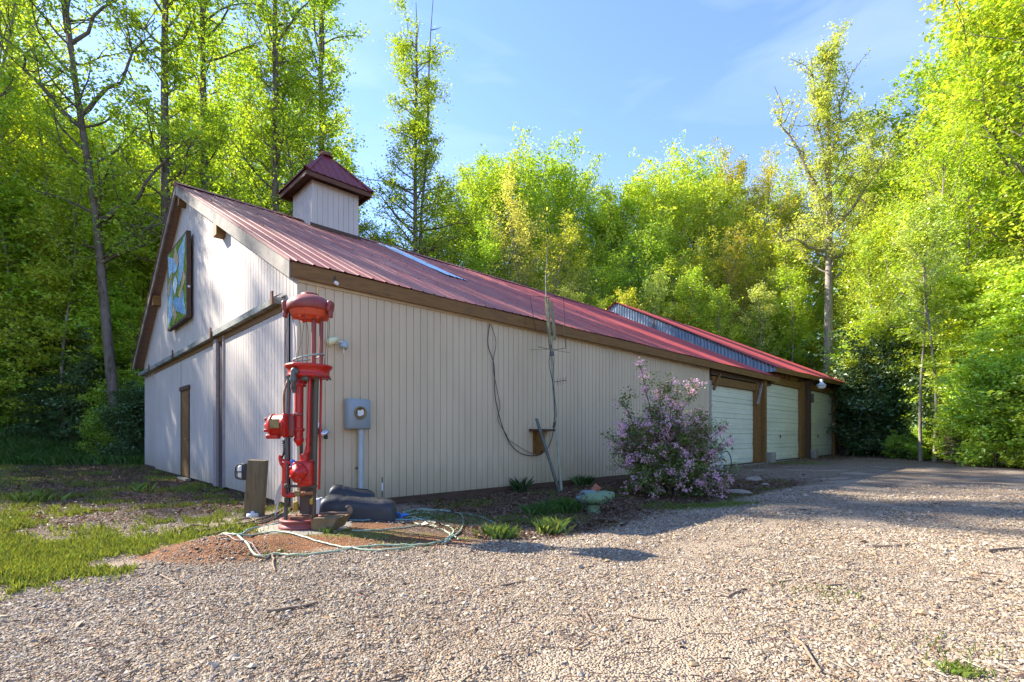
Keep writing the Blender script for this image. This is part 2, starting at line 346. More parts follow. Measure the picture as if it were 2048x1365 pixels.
def ground_mat():
    m, n, out = mat('gravel_lot_and_forest_floor'); v = nd(n, 'TexCoord').outputs['Object']
    at = nd(n, 'Attribute', _attribute_name='mask'); sp = nd(n, 'SeparateColor'); n.links.new(at.outputs['Color'], sp.inputs[0])
    at2 = nd(n, 'Attribute', _attribute_name='mask2'); sp2 = nd(n, 'SeparateColor'); n.links.new(at2.outputs['Color'], sp2.inputs[0])
    br = noi(n, v, 2.2, 6, .7); fine = noi(n, v, 22, 5, .7); big = noi(n, v, .35, 4, .6)
    def edge(ch, wdt=.35):
        x = mth(n, 'ADD', ch, mth(n, 'MULTIPLY', mth(n, 'SUBTRACT', mth(n, 'ADD', mth(n, 'MULTIPLY', br, .6), mth(n, 'MULTIPLY', fine, .4)), .5), 1.6))
        return ramp(n, x, [(.5-wdt/2, (0, 0, 0)), (.5+wdt/2, (1, 1, 1))])
    # gravel: two sizes of voronoi stones
    vo = nd(n, 'TexVoronoi', Scale=78.0, Randomness=1.0); n.links.new(v, vo.inputs['Vector'])
    vo2 = nd(n, 'TexVoronoi', Scale=40.0, Randomness=1.0); n.links.new(v, vo2.inputs['Vector'])
    s1 = nd(n, 'SeparateColor'); n.links.new(vo.outputs['Color'], s1.inputs[0])
    s2 = nd(n, 'SeparateColor'); n.links.new(vo2.outputs['Color'], s2.inputs[0])
    pal = [(0, (.11, .08, .055)), (.25, (.20, .145, .095)), (.5, (.30, .235, .17)), (.75, (.27, .225, .18)), (1, (.38, .315, .245))]
    g1 = ramp(n, s1.outputs[0], pal); g2 = ramp(n, s2.outputs[1], pal)
    gap = ramp(n, vo.outputs['Distance'], [(.35, (1, 1, 1)), (.75, (.45, .42, .4))])
    g = mix(n, ramp(n, s2.outputs[0], [(.6, (0, 0, 0)), (.66, (1, 1, 1))]), mix(n, 1.0, g1, gap, 'MULTIPLY'), g2)
    tone = mix(n, big, (1.12, .98, .84), (.92, .93, .95)); g = mix(n, 1.0, g, tone, 'MULTIPLY')
    fin = mix(n, fine, (.31, .235, .16), (.40, .315, .225))
    g = mix(n, mth(n, 'MULTIPLY', ramp(n, br, [(.5, (0, 0, 0)), (.68, (1, 1, 1))]), .5), g, fin)
    g = mix(n, edge(sp2.outputs[0]), g, fin)
    lit = ramp(n, s1.outputs[1], [(0, (.05, .03, .02)), (.4, (.13, .075, .045)), (.75, (.24, .15, .09)), (1, (.36, .25, .17))])
    lit = mix(n, fine, lit, (.07, .045, .03))
    clay = mix(n, ramp(n, fine, [(.35, (0, 0, 0)), (.65, (1, 1, 1))]), (.11, .045, .02), (.30, .14, .06))
    moss = mix(n, fine, (.07, .075, .015), (.24, .22, .05))
    col = mix(n, edge(sp.outputs[1]), g, lit); col = mix(n, edge(sp.outputs[2]), col, clay)
    col = mix(n, edge(sp.outputs[0], .25), col, moss)
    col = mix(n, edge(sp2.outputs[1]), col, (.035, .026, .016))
    hh = mth(n, 'SUBTRACT', mth(n, 'MULTIPLY', fine, .5), mth(n, 'ADD', vo.outputs['Distance'], mth(n, 'MULTIPLY', vo2.outputs['Distance'], .8)))
    finish(n, out, col, .92, 0, hh, .9, .02, .2); return m
M['ground'] = ground_mat()

# ------------------------------------------------------------------ ground sheet
def axis(segs):
    a = []
    for (x0, x1, st) in segs: a += list(np.arange(x0, x1-1e-6, st))
    a.append(segs[-1][1]); return np.array(a)
gx = axis([(-170, -60, 10), (-60, -24, 1.5), (-24, -8, .3), (-8, 8, .085), (8, 24, .3), (24, 60, 1.5), (60, 170, 10)])
gy = axis([(-60, -10, 5), (-10, 1.2, .6), (1.2, 10, .085), (10, 24, .25), (24, 70, 1.5), (70, 220, 10)])
XX, YY = np.meshgrid(gx, gy); ZZ = height(XX, YY)
def blob(x, y, cx, cy, rx, ry, a=0):
    dx, dy = x-cx, y-cy; c, s_ = math.cos(a), math.sin(a); u_ = dx*c+dy*s_; v_ = -dx*s_+dy*c
    return sm(1.35, .65, np.sqrt((u_/rx)**2+(v_/ry)**2))
def masks(x, y):
    s, t = ST(x, y)
    e = x-(17.0+np.maximum(y-15, 0)*.2-np.minimum(y-15, 0)*.25)
    wob = (fbm(x, y, .8)-.47)*1.2
    d = np.maximum(np.maximum(np.maximum(t-17.5, e), s-35), -x-24)+wob
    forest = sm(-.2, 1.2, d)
    litter = sm(-3.9, -3.3, t+wob*.5)*sm(1.2, 2.2, s+wob)*sm(12.0, 10.0, s+wob)*sm(.5, 0, t)
    litter = np.maximum(litter, sm(-4.4, -2.6, s+wob*1.5)*sm(.5, 0, s)*sm(-.8, .8, t)*.75)
    litter = np.maximum(litter, sm(-2.3, -1.0, t+wob*.4)*sm(13.3, 14.0, s)*sm(31, 30, s)*.45)
    litter = np.maximum(litter, sm(-2.2, .2, d)*.8)
    litter = np.maximum(litter, forest)
    gl0 = 0
    gl = sm(3.3, 4.1, y+(x+3.3)*-.9*0+wob*.6-(-x-3.2)*.0)*sm(-2.9, -3.9, x+wob*.7)*sm(18.5, 17.2, t+wob)
    gl = gl*(1-.9*sm(-3.9, -2.4, s+wob*1.2)*sm(-1.0, .6, t))
    litter = np.maximum(litter, .85*blob(x, y, -1.25, 5.7, 1.75, .62))
    litter = np.maximum(litter, gl*.55*sm(.5, .62, fbm(x+50, y, 1.3)))
    grass = gl*(.5+.5*sm(.38, .6, fbm(x+3, y, 1.1))*(.4+.8*sm(.35, .6, fbm(x, y+7, 4.0))))
    grass = np.maximum(grass, .75*litter*sm(.53, .62, fbm(x+9, y, 1.6))*(1-forest))
    for (px, py, rx, ry) in ((980, 1040, .9, .45), (860, 1035, .9, .45), (700, 1065, 1.2, .3), (450, 1060, .6, .25), (1590, 928, 1.6, .6), (1430, 1010, 1.0, .3), (1760, 940, 1.2, .4)):
        p = G(px, py); grass = np.maximum(grass, .5*blob(x, y, p.x, p.y, rx, ry))
    p = G(500, 1095); q = G(760, 1075)
    clay = np.maximum(blob(x, y, -2.7, 4.75, .85, .5), blob(x, y, -1.7, 5.15, 1.5, .42)*.75)
    clay = np.maximum(clay, blob(x, y, -2.3, 5.7, 1.2, .6)*.6)
    fines = blob(x, y, G(1340, 1225).x, G(1340, 1225).y, .38, .12)
    for (px, py, rx, ry) in ((1100, 1190, .8, .18), (700, 1290, .5, .1), (1600, 1010, 1.6, .35), (1850, 985, 2, .5), (1250, 1120, .8, .2)):
        c = G(px, py); fines = np.maximum(fines, .5*blob(x, y, c.x, c.y, rx, ry))
    for tt, wd_ in ((-5.35, .34), (-7.0, .38), (-8.6, .3)):             # packed wheel tracks curving along the barn
        fines = np.maximum(fines, .62*np.exp(-((t-tt-.25*np.sin(s*.35)-(x > 0)*.0+(fbm(x, y, .6)-.47)*.8)/wd_)**2)*sm(.25, .5, fbm(x+4, y, .7)))
    fines = np.maximum(fines, .8*sm(.56, .66, fbm(x+31, y+2, .75)))
    return grass, litter, clay, fines, forest
gr_, li_, cl_, fi_, fo_ = masks(XX, YY)
nx, ny = len(gx), len(gy)
me = bpy.data.meshes.new('ground')
vs = np.stack([XX.ravel(), YY.ravel(), ZZ.ravel()], 1)
ii = (np.arange(ny-1)[:, None]*nx+np.arange(nx-1)[None, :]).ravel()
fc = np.stack([ii, ii+1, ii+1+nx, ii+nx], 1)
def fast_mesh(me, vs, fc, smooth=False):
    k = fc.shape[1]; me.vertices.add(len(vs)); me.vertices.foreach_set('co', np.ascontiguousarray(vs, np.float32).ravel())
    me.loops.add(fc.size); me.loops.foreach_set('vertex_index', np.ascontiguousarray(fc, np.int32).ravel())
    me.polygons.add(len(fc)); me.polygons.foreach_set('loop_start', np.arange(0, fc.size, k, dtype=np.int32)); me.polygons.foreach_set('loop_total', np.full(len(fc), k, np.int32))
    me.polygons.foreach_set('use_smooth', np.full(len(fc), smooth)); me.update(calc_edges=True)
def add_col(me, name, rgb):
    a = me.color_attributes.new(name, 'FLOAT_COLOR', 'POINT')
    a.data.foreach_set('color', np.concatenate([rgb, np.ones((len(rgb), 1))], 1).astype(np.float32).ravel())
fast_mesh(me, vs, fc, True)
add_col(me, 'mask', np.stack([gr_.ravel(), li_.ravel(), cl_.ravel()], 1))
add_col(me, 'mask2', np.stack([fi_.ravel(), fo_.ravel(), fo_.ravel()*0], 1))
me.materials.append(M['ground']); go = bpy.data.objects.new('ground', me); COL.objects.link(go); tag(go, kind='structure')

# ------------------------------------------------------------------ loose gravel stones near the camera
def stuff_mesh(name, vs, fc, lv, m, color, label, cat, smooth=False):
    me = bpy.data.meshes.new(name); fast_mesh(me, vs, fc, smooth); add_col(me, 'lv', lv); me.materials.append(m)
    o = bpy.data.objects.new(name, me); o.color = (*color, 1); COL.objects.link(o); return tag(o, label, cat, kind='stuff')
def gravel():
    rs = np.random.RandomState(11); P = []; S = []
    for (y0, y1, n, sz) in ((1.75, 3.0, 76000, .0058), (3.0, 4.6, 90000, .0068), (4.6, 7.5, 80000, .0082), (7.5, 11, 40000, .010)):
        y = rs.uniform(y0, y1, n*2); x = rs.uniform(-1.15, 1.15, n*2)*(y+.4)
        g, l, c, f, fo = masks(x, y); s, t = ST(x, y)
        keep = (rs.rand(n*2) < (1-np.clip(l*.9+g*.9+c*.75+f*1.05, 0, .96))) & ~((t > -.1) & (s > -.1)) & (rs.rand(n*2) < .35+.9*fbm(x, y, 1.3))
        P.append(np.stack([x[keep], y[keep]], 1)[:n]); S.append(sz*np.exp(rs.randn(min(n, keep.sum()))*.42))
    P = np.concatenate(P); S = np.concatenate(S); n = len(P); z = height(P[:, 0], P[:, 1])
    base = np.array([(1, 0, 0), (.3, .95, 0), (-.8, .6, 0), (-.85, -.55, 0), (.35, -.95, 0), (.1, .1, .75), (-.2, -.3, .55), (0, 0, -.6)], float)
    tri = np.array([(0, 1, 5), (1, 2, 5), (2, 6, 5), (2, 3, 6), (3, 4, 6), (4, 5, 6), (4, 0, 5), (1, 0, 7), (2, 1, 7), (3, 2, 7), (4, 3, 7), (0, 4, 7)])
    v = base[None]*(1+rs.uniform(-.35, .35, (n, 8, 3))); v = v*rs.uniform(.6, 1.3, (n, 1, 3)); v[..., 2] *= .75
    a = rs.uniform(0, 6.28, n); tl = rs.randn(n)*.35
    x = v[..., 0].copy(); zz = v[..., 2].copy(); v[..., 0] = x*np.cos(tl)[:, None]-zz*np.sin(tl)[:, None]; v[..., 2] = x*np.sin(tl)[:, None]+zz*np.cos(tl)[:, None]
    x = v[..., 0].copy(); y = v[..., 1].copy(); v[..., 0] = x*np.cos(a)[:, None]-y*np.sin(a)[:, None]; v[..., 1] = x*np.sin(a)[:, None]+y*np.cos(a)[:, None]
    v = v*S[:, None, None]+np.stack([P[:, 0], P[:, 1], z+S*.2], 1)[:, None]
    fcs = (tri[None]+(np.arange(n)*8)[:, None, None]).reshape(-1, 3)
    pal = np.array([(.29, .235, .175), (.33, .275, .215), (.23, .19, .155), (.31, .22, .13), (.25, .16, .095), (.38, .325, .255), (.17, .13, .095), (.34, .265, .18)])
    pal = pal*np.array([.98, .96, .90]); c = pal[rs.choice(8, n, p=[.2, .17, .16, .14, .07, .1, .07, .09])]*rs.uniform(.8, 1.15, (n, 1))*(.92+.40*fbm(P[:, 0]+5, P[:, 1], .8))[:, None]
    m, nn, out = mat('loose_stone'); at = nd(nn, 'Attribute', _attribute_name='lv'); finish(nn, out, at.outputs['Color'], .85, 0, None, spec=.3)
    return stuff_mesh('gravel', v.reshape(-1, 3), fcs, np.repeat(c, 8, 0), m, (1, 1, 1), 'loose tan and grey gravel stones covering the lot', 'gravel')
gravel()

# ------------------------------------------------------------------ the barn
barn = empty('barn', C0, TH, 'long low taupe barn with red metal roof, cupola and garage doors at its far end', 'barn')
def bp(mb, name, m, parent=None): return mb.build(name, M[m] if isinstance(m, str) else m, parent or barn, local=True)
def zr_near(t, s=0): return 3.57+(7.26-3.57)*(t+.12)/7.32        # top of the near slope
def zr_far(t): return 7.26-(7.26-3.42)*(t-7.2)/6.5
def siding(mb, a0, a1, top, bot, P, pitch=.142, g=.016, dep=.012):
    """vertical grooved boards; P(a, z, off) places a point"""
    a = a0
    while a < a1-1e-4:
        b = min(a+pitch, a1); c = b-g if b < a1 else b
        lo = bot(a)
        mb.add([P(a, lo, 0), P(c, bot(c), 0), P(c, top(c), 0), P(a, top(a), 0)], [(0, 1, 2, 3)])
        if b < a1:
            mb.add([P(c, bot(c), 0), P(c, bot(c), -dep), P(c, top(c), -dep), P(c, top(c), 0)], [(0, 1, 2, 3)])
            mb.add([P(c, bot(c), -dep), P(b, bot(b), -dep), P(b, top(b), -dep), P(c, top(c), -dep)], [(0, 1, 2, 3)])
            mb.add([P(b, bot(b), -dep), P(b, bot(b), 0), P(b, top(b), 0), P(b, top(b), -dep)], [(0, 1, 2, 3)])
        a = b
mb = MB(); siding(mb, 0, 13.55, lambda a: 3.48, lambda a: .04+.01*math.sin(a), lambda a, z, o: (a, -o, z)); bp(mb, 'side_wall', 'siding')
roofz = lambda t: (zr_near(t) if t < 7.2 else zr_far(t))-.06
mb = MB()
# upper gable, cut at the ridge so that both halves have straight tops
siding(mb, 0.0, 7.2, roofz, lambda t: 3.04, lambda a, z, o: (-o, a, z)); siding(mb, 7.2, 13.5, roofz, lambda t: 3.04, lambda a, z, o: (-o, a, z)); bp(mb, 'gable_wall', 'siding_g')
mb = MB(); siding(mb, 11.05, 13.5, lambda a: 3.04, lambda a: .12, lambda a, z, o: (.02-o, a, z)); bp(mb, 'lower_gable_wall', 'siding_g')
mb = MB(); siding(mb, 0.0, .3, lambda a: 3.04, lambda a: .1, lambda a, z, o: (.015-o, a, z)); bp(mb, 'corner_panel', 'siding_g')
mb = MB(); mb.bb(.04, .10, .05, 13.45, 0, 3.1); mb.bb(.05, 30.4, 13.38, 13.46, 0, 3.4); mb.bb(.02, 13.5, .03, .09, 0.0, 3.4); mb.bb(13.5, 13.6, .05, .9, 0, 3.3); mb.bb(30.3, 30.4, .4, 13.4, 0, 3.9); bp(mb, 'frame_wall', 'groove')
mb = MB(); mb.bb(-.005, 13.5, -.004, .03, -.2, .06); mb.bb(0.0, .03, .0, 13.48, -.2, .10); bp(mb, 'sill_board', 'beam_d')
mb = MB(); mb.bb(13.4, 30.6, -.16, .9, -.25, .012); mb.bb(14.0, 18.2, -.42, -.16, -.25, .03); bp(mb, 'door_sill', 'concrete')
# sliding doors on the gable
def slide(t0, t1, name='sliding_door'):
    mb = MB(); siding(mb, t0, t1, lambda a: 3.05, lambda a: .09, lambda a, z, o: (-.055-o, a, z)); mb.bb(-.04, .01, t0, t1, .09, 3.05)
    return bp(mb, name, 'siding_g')
d1 = slide(.35, 3.55); d2 = slide(4.2, 7.42); d3 = slide(7.46, 11.0)
mb = MB(); mb.bb(-.10, -.02, 3.98, 4.2, .07, 3.05); bp(mb, 'edge_trim', 'trim', d2)
mb = MB(); mb.bb(-.085, -.03, 3.52, 3.57, .08, 3.05); bp(mb, 'edge_trim', 'trim', d1)
mb = MB(); mb.bb(-.05, .02, 3.57, 3.98, .05, 3.05); bp(mb, 'door_gap', 'groove')
mb = MB(); mb.bb(-.075, -.055, 6.47, 6.56, .06, 2.24); mb.bb(-.075, -.055, 7.32, 7.40, .06, 2.24); mb.bb(-.10, -.055, 6.42, 7.42, 2.2, 2.30); wd = bp(mb, 'door_frame', 'beam_d')
mb = MB(); mb.bb(-.068, -.045, 6.56, 7.32, .1, 2.2); wdd = bp(mb, 'walk_door', 'beam')
mb = MB(); mb.bb(-.16, -.04, 6.4, 7.36, .02, .07); bp(mb, 'door_step', 'concrete')
mb = MB(); mb.lathe((-.085, 6.66, 1.0), [(0, .03), (.02, .025), (.024, .0), (.01, -.01)], 10, Matrix.Rotation(R(-90), 3, 'Y')); bp(mb, 'handle', 'brass', wdd)
# door track
mb = MB()
for (a, b, z) in ((.45, 4.1, 3.08), (4.1, 7.6, 3.075), (7.6, 11.2, 3.08), (11.2, 13.4, 3.085)):
    mb.bb(-.17, -.01, a, b-.01, z, z+.10); mb.add([(-.17, a, z+.10), (-.17, b-.01, z+.10), (-.02, b-.01, z+.19), (-.02, a, z+.19)], [(0, 1, 2, 3)])
bp(mb, 'door_track', 'track')
mb = MB(); mb.bb(-.07, -.015, .4, 11.2, 2.97, 3.078); bp(mb, 'track_board', 'beam')
for t in (.47, 4.0, 7.7, 11.2): 
    mb = MB(); mb.bb(-.20, -.175, t-.02, t+.05, 3.06, 3.26); bp(mb, 'track_bracket', 'rust')
# roof sheets with ribs
def roof_sheet(mb, s0, s1, eave, ridge, pitch=.235, rib=.013, edge0=None, edge1=None, seed=1):
    """eave(s), ridge(s) -> 3D points of the sheet; ribs run from one to the other"""
    rr = random.Random(seed); prof = []; s = s0
    while s < s1:
        for ds, h in ((0, 0), (.30, 0), (.36, 1), (.46, 1), (.52, 0), (.8, 0), (.82, .18), (.84, 0)):
            x = s+ds*pitch
            if x <= s1: prof.append((x, h*rib))
        s += pitch
    prof.append((s1, 0)); n = len(prof); K = 8; vs = []
    for k in range(K+1):
        f = k/K
        for (x, h) in prof:
            e = Vector(eave(x)); r = Vector(ridge(x)); p = e.lerp(r, f); nrm = (Vector((1, 0, 0)).cross(r-e)).normalized()
            if nrm.z < 0: nrm = -nrm
            wav = .008*math.sin(x*1.7+f*5)+.006*noise.noise(Vector((x*1.1, f*6, seed)))
            vs.append(p+nrm*(h+wav))
    fs = [(k*n+i, k*n+i+1, (k+1)*n+i+1, (k+1)*n+i) for k in range(K) for i in range(n-1)]
    mb.add(vs, fs); mb.add([Vector(v)-Vector((0, 0, .012)) for v in vs], [f[::-1] for f in fs])
eo = lambda s: -.10-.22*max(0, s)/19.5
ez = lambda s: 3.60-.11*max(0, s)/19.5
se = lambda f: -.12-.09*f                                         # the front edge creeps out towards the ridge
def shear(p0, s, f): return s
mb = MB()
def main_eave(s): return (s, eo(s), ez(s))
def main_ridge(s): return (s-.08 if s < 1 else s-.08*max(0, (4-s)/3), 7.2, 7.30)
roof_sheet(mb, -.12, 19.5, main_eave, main_ridge, seed=1); rf = bp(mb, 'roof', 'roof')
mb = MB(); roof_sheet(mb, -.2, 19.0, lambda s: (s-.08 if s < 1 else s, 13.75, 3.44), lambda s: (s, 7.2, 7.30), seed=2); bp(mb, 'rear_roof', 'roof')
mb = MB()
for k in range(5): mb.bb(-.24+k*3.85, -.24+(k+1)*3.85-.01, 7.2-.16, 7.2+.16, 7.335, 7.35)
mb2 = MB(); mb2.add([(-.24, 7.02, 7.245), (18.7, 7.02, 7.245), (18.7, 7.2, 7.355), (-.24, 7.2, 7.355), (18.7, 7.38, 7.245), (-.24, 7.38, 7.245)], [(0, 1, 2, 3), (3, 2, 4, 5)])
bp(mb2, 'ridge_cap', 'roof', rf)
mb = MB()
roof_sheet(mb, 5.14, 5.85, lambda s: (s, 3.3, zr_near(3.3)+.060), lambda s: (s, 7.0, zr_near(7.0)+.060), seed=3); bp(mb, 'skylight_panel', 'skylight', rf)
# screws along two purlin lines
mb = MB()
for tt in (1.2, 3.1, 5.0, 6.6):
    s = 0.05
    while s < 12:
        z = zr_near(tt)+.045+.03*(tt/7.2); mb.box((s, tt, z), (.02, .02, .01)); s += .47
tag(bp(mb, 'roof_screws', 'rust', rf), kind='stuff')
# roof deck and soffit
mb = MB()
def slab(mb, a, b, c, d, th):
    vs = [Vector(p) for p in (a, b, c, d)]; vs += [p-Vector((0, 0, th)) for p in vs]
    mb.add(vs, [(0, 1, 2, 3), (7, 6, 5, 4), (0, 4, 5, 1), (1, 5, 6, 2), (2, 6, 7, 3), (3, 7, 4, 0)])
slab(mb, (-.10, -.04, 3.60), (19.2, -.20, 3.50), (18.9, 7.2, 7.27), (-.18, 7.2, 7.27), .05)
slab(mb, (-.18, 7.2, 7.27), (18.9, 7.2, 7.27), (18.9, 13.68, 3.42), (-.27, 13.68, 3.42), .05); bp(mb, 'roof_deck', 'soffit')
# fascia on the long eave, three boards butted end to end
def board(mb, p0, p1, w_, th, side=(0, -1, 0)):
    p0, p1, sd_ = Vector(p0), Vector(p1), Vector(side)*th
    vs = [p0, p1, p1-Vector((0, 0, w_)), p0-Vector((0, 0, w_))]; vs += [v+sd_ for v in vs]
    mb.add(vs, [(3, 2, 1, 0), (4, 5, 6, 7), (0, 1, 5, 4), (1, 2, 6, 5), (2, 3, 7, 6), (3, 0, 4, 7)])
for (a, b) in ((-.11, 4.6), (4.61, 9.4), (9.41, 14.3), (14.31, 19.45)):
    mb = MB(); board(mb, (a, eo(a)+.055, ez(a)-.012), (b, eo(b)+.055, ez(b)-.012), .215, .04); bp(mb, 'fascia_board', 'beam')
mb = MB(); mb.bb(0, 13.5, -.026, -.004, 3.33, 3.40); bp(mb, 'frieze_trim', 'siding')
# rake boards
mb = MB(); board(mb, (-.10, -.06, 3.585), (-.18, 7.2, 7.26), .235, .035, (-1, 0, 0)); bp(mb, 'rake_board', 'rake')
mb = MB(); board(mb, (-.26, 13.72, 3.41), (-.19, 7.2, 7.26), .16, .035, (-1, 0, 0)); bp(mb, 'rake_board', 'rake')
mb = MB(); board(mb, (-.30, 13.77, 3.47), (-.225, 7.2, 7.325), .06, .012, (-1, 0, 0)); board(mb, (-.14, -.12, 3.62), (-.225, 7.2, 7.325), .05, .012, (-1, 0, 0)); bp(mb, 'drip_edge', 'roof_dark', rf)
for (t, z, wd_, h) in ((3.78, 5.22, .24, .34), (7.2, 6.93, .16, .3), (10.55, 5.08, .22, .28)):
    mb = MB(); mb.bb(-.17 if t < 5 else -.16 if t < 8 else -.2, .0, t-wd_/2, t+wd_/2, z-h/2, z+h/2); bp(mb, 'purlin_end', 'beam')
# cupola
cup = (3.57, 7.2)
mb = MB(); w2 = .70
def cwall(f): return lambda a, z, o: f(a, z, o)
siding(mb, -w2, w2, lambda a: 8.25, lambda a: 6.8, lambda a, z, o: (cup[0]+a, cup[1]-w2-o, z), .155)
siding(mb, -w2, w2, lambda a: 8.25, lambda a: 6.8, lambda a, z, o: (cup[0]-w2-o, cup[1]+a, z), .155)
siding(mb, -w2, w2, lambda a: 8.25, lambda a: 6.8, lambda a, z, o: (cup[0]+w2+o, cup[1]+a, z), .155)
siding(mb, -w2, w2, lambda a: 8.25, lambda a: 6.8, lambda a, z, o: (cup[0]+a, cup[1]+w2+o, z), .155)
cb = bp(mb, 'cupola', 'siding_g')
mb = MB(); board(mb, (cup[0]-w2-.06, cup[1]-w2-.03, zr_near(cup[1]-w2)+.12), (cup[0]+w2+.06, cup[1]-w2-.03, zr_near(cup[1]-w2)+.12), .1, .02); bp(mb, 'base_flashing', 'beam_d', cb)
mb = MB(); hw = .98
for a in range(4):
    Mz = Matrix.Rotation(a*math.pi/2, 3, 'Z'); c = Vector((cup[0], cup[1], 0))
    p = [Vector((-hw, -hw, 8.33)), Vector((hw, -hw, 8.33)), Vector((hw, -hw, 8.20)), Vector((-hw, -hw, 8.20))]
    q = [Vector((-hw+.04, -hw+.04, x.z)) if x.x < 0 else Vector((hw-.04, -hw+.04, x.z)) for x in p]
    mb.add([c+Mz @ x for x in p+q], [(0, 3, 2, 1), (4, 5, 6, 7), (3, 7, 6, 2)])
bp(mb, 'cupola_fascia', 'beam_r', cb)
mb = MB(); mb.bb(cup[0]-hw+.03, cup[0]+hw-.03, cup[1]-hw+.03, cup[1]+hw-.03, 8.29, 8.31); bp(mb, 'cupola_soffit', 'beam_d', cb)
mb = MB(); hr = 1.02
for a in range(4):
    Mz = Matrix.Rotation(a*math.pi/2, 3, 'Z'); c = Vector((cup[0], cup[1], 0)); apex = Vector((0, 0, 9.52))
    fl = [Vector((-hr, -hr, 8.33)), Vector((hr, -hr, 8.33)), apex]
    mb.add([c+Mz @ x for x in fl], [(0, 1, 2)])
    nrm = (fl[1]-fl[0]).cross(apex-fl[0]).normalized()
    for i in range(-4, 5):                                             # ribs
        x = i*.23; k = 1-abs(x)/hr; b0 = Vector((x, -hr, 8.33)); b1 = b0+Vector((0, hr*k, (9.52-8.33)*k))
        vs = [b0+Vector((-.022, 0, 0)), b0+Vector((.022, 0, 0)), b1+Vector((.022, 0, 0)), b1+Vector((-.022, 0, 0)), b0+nrm*.03, b1+nrm*.03]
        mb.add([c+Mz @ v for v in vs], [(0, 4, 5, 3), (4, 1, 2, 5), (0, 1, 4)])
    b0 = Vector((-hr-.01, -hr-.01, 8.33)); mb.add([c+Mz @ x for x in (b0+Vector((.15, 0, .025)), apex+Vector((0, 0, .03)), b0+Vector((0, .15, .025)), b0+Vector((0, 0, .055)))], [(0, 1, 3), (3, 1, 2)])
cr = bp(mb, 'cupola_roof', 'roof_dark', cb)
mb = MB(); mb.lathe((cup[0], cup[1], 9.40), [(.2, 0), (.21, .05), (.17, .12), (.05, .16), (0, .17)], 14); bp(mb, 'cupola_cap', 'rust', cr)
# garage wing: taller roof, corrugated end wall
ge = lambda s: (s, -.42, 3.84+.19*(s-18.6)/12); grd = lambda s: (s, 7.2, 7.90)
mb = MB(); roof_sheet(mb, 18.62, 30.9, ge, grd, seed=5); bp(mb, 'garage_roof', 'roof')
mb = MB(); roof_sheet(mb, 18.62, 30.9, lambda s: (s, 14.2, 4.0), grd, seed=6); bp(mb, 'rear_garage_roof', 'roof')
mb = MB(); slab(mb, (18.7, -.36, 3.83), (30.8, -.36, 4.01), (30.8, 7.2, 7.87), (18.7, 7.2, 7.87), .06); slab(mb, (18.7, 7.2, 7.87), (30.8, 7.2, 7.87), (30.8, 14.1, 3.98), (18.7, 14.1, 3.98), .06); bp(mb, 'garage_roof_deck', 'beam_d')
mb = MB(); board(mb, (18.68, -.40, 3.835), (30.85, -.40, 4.02), .20, .035); bp(mb, 'garage_fascia_board', 'beam')
mb = MB()
P = lambda a, z, o: (18.72-o, a, z)
top = lambda t: (3.84+(7.90-3.84)*(t+.42)/7.62 if t < 7.2 else 7.90-(3.9)*(t-7.2)/7)-.02
bot = lambda t: (zr_near(t)-.05 if t > -.3 else 3.72) if t < 7.2 else zr_far(t)-.05
a = -.40; pk = .15
while a < 13.6:
    b = a+pk*.5; c = a+pk
    z0 = bot if a > -.05 else (lambda t: 3.66)
    mb.add([P(a, z0(a), 0), P(b, z0(b), .028), P(b, top(b), .028), P(a, top(a), 0)], [(0, 1, 2, 3)]); mb.add([P(b, z0(b), .028), P(c, z0(c), 0), P(c, top(c), 0), P(b, top(b), .028)], [(0, 1, 2, 3)]); a = c
bp(mb, 'corrugated_end_wall', 'galv')
mb = MB(); mb.bb(18.69, 18.74, 5.02, 5.08, zr_near(5)-.02, top(5.05)); bp(mb, 'seam_strip', 'rust')
mb = MB(); mb.bb(18.75, 18.83, .1, 13.4, 0, 3.7); mb.bb(30.5, 30.56, .1, 13.5, 0, 3.95); bp(mb, 'garage_end_wall', 'beam_d')
# garage doors
def gdoor(s0, s1, z1, y0=.10):
    H = z1-.03; prof = []; nsec = 5 if z1 < 3 else 6; hs = H/nsec
    for k in range(nsec):
        z = .03+k*hs
        for fz, d in ((0, .035), (.02, 0), (.30, 0), (.315, .026), (.335, 0), (.36, 0), (.62, 0), (.64, .012), (.66, 0), (.975, 0), (1.0, .035)):
            prof.append((z+fz*hs, d))
    mb = MB(); K = 12; vs = []
    for i in range(K+1):
        s = s0+(s1-s0)*i/K
        for (z, d) in prof:
            den = .012*noise.noise(Vector((s*1.3, z*1.2, s0)))
            if z < 1.0 : den += .02*noise.noise(Vector((s*2.6, z*3, s0+4)))
            vs.append((s, y0+d+den, z))
    m_ = len(prof); mb.add(vs, [(i*m_+j, (i+1)*m_+j, (i+1)*m_+j+1, i*m_+j+1) for i in range(K) for j in range(m_-1)], False)
    d_ = bp(mb, 'garage_door', 'door_metal')
    h = MB(); h.box(((s0+s1)/2-.3, y0-.03, 1.05), (.03, .04, .12)); h.box(((s0+s1)/2-.3, y0-.045, 1.05), (.12, .02, .02)); bp(h, 'handle', 'dark_steel', d_)
    h = MB(); h.bb(s0, s1, y0-.02, y0+.02, .012, .04); bp(h, 'bottom_seal', 'black', d_)
gdoor(13.85, 17.62, 2.84); gdoor(18.75, 23.2, 3.28); gdoor(24.25, 28.95, 3.34)
def tim(n_, *a, m='beam'):
    mb = MB(); mb.bb(*a); return bp(mb, n_, m)
tim('door_post', 13.57, 13.72, .0, .2, 0, 2.95, m='trim'); tim('door_post', 17.62, 18.02, -.06, .16, 0, 3.14); tim('door_post', 18.05, 18.27, -.20, -.02, 0, 3.36); tim('door_post', 18.40, 18.73, .02, .2, 0, 3.28, m='beam_d')
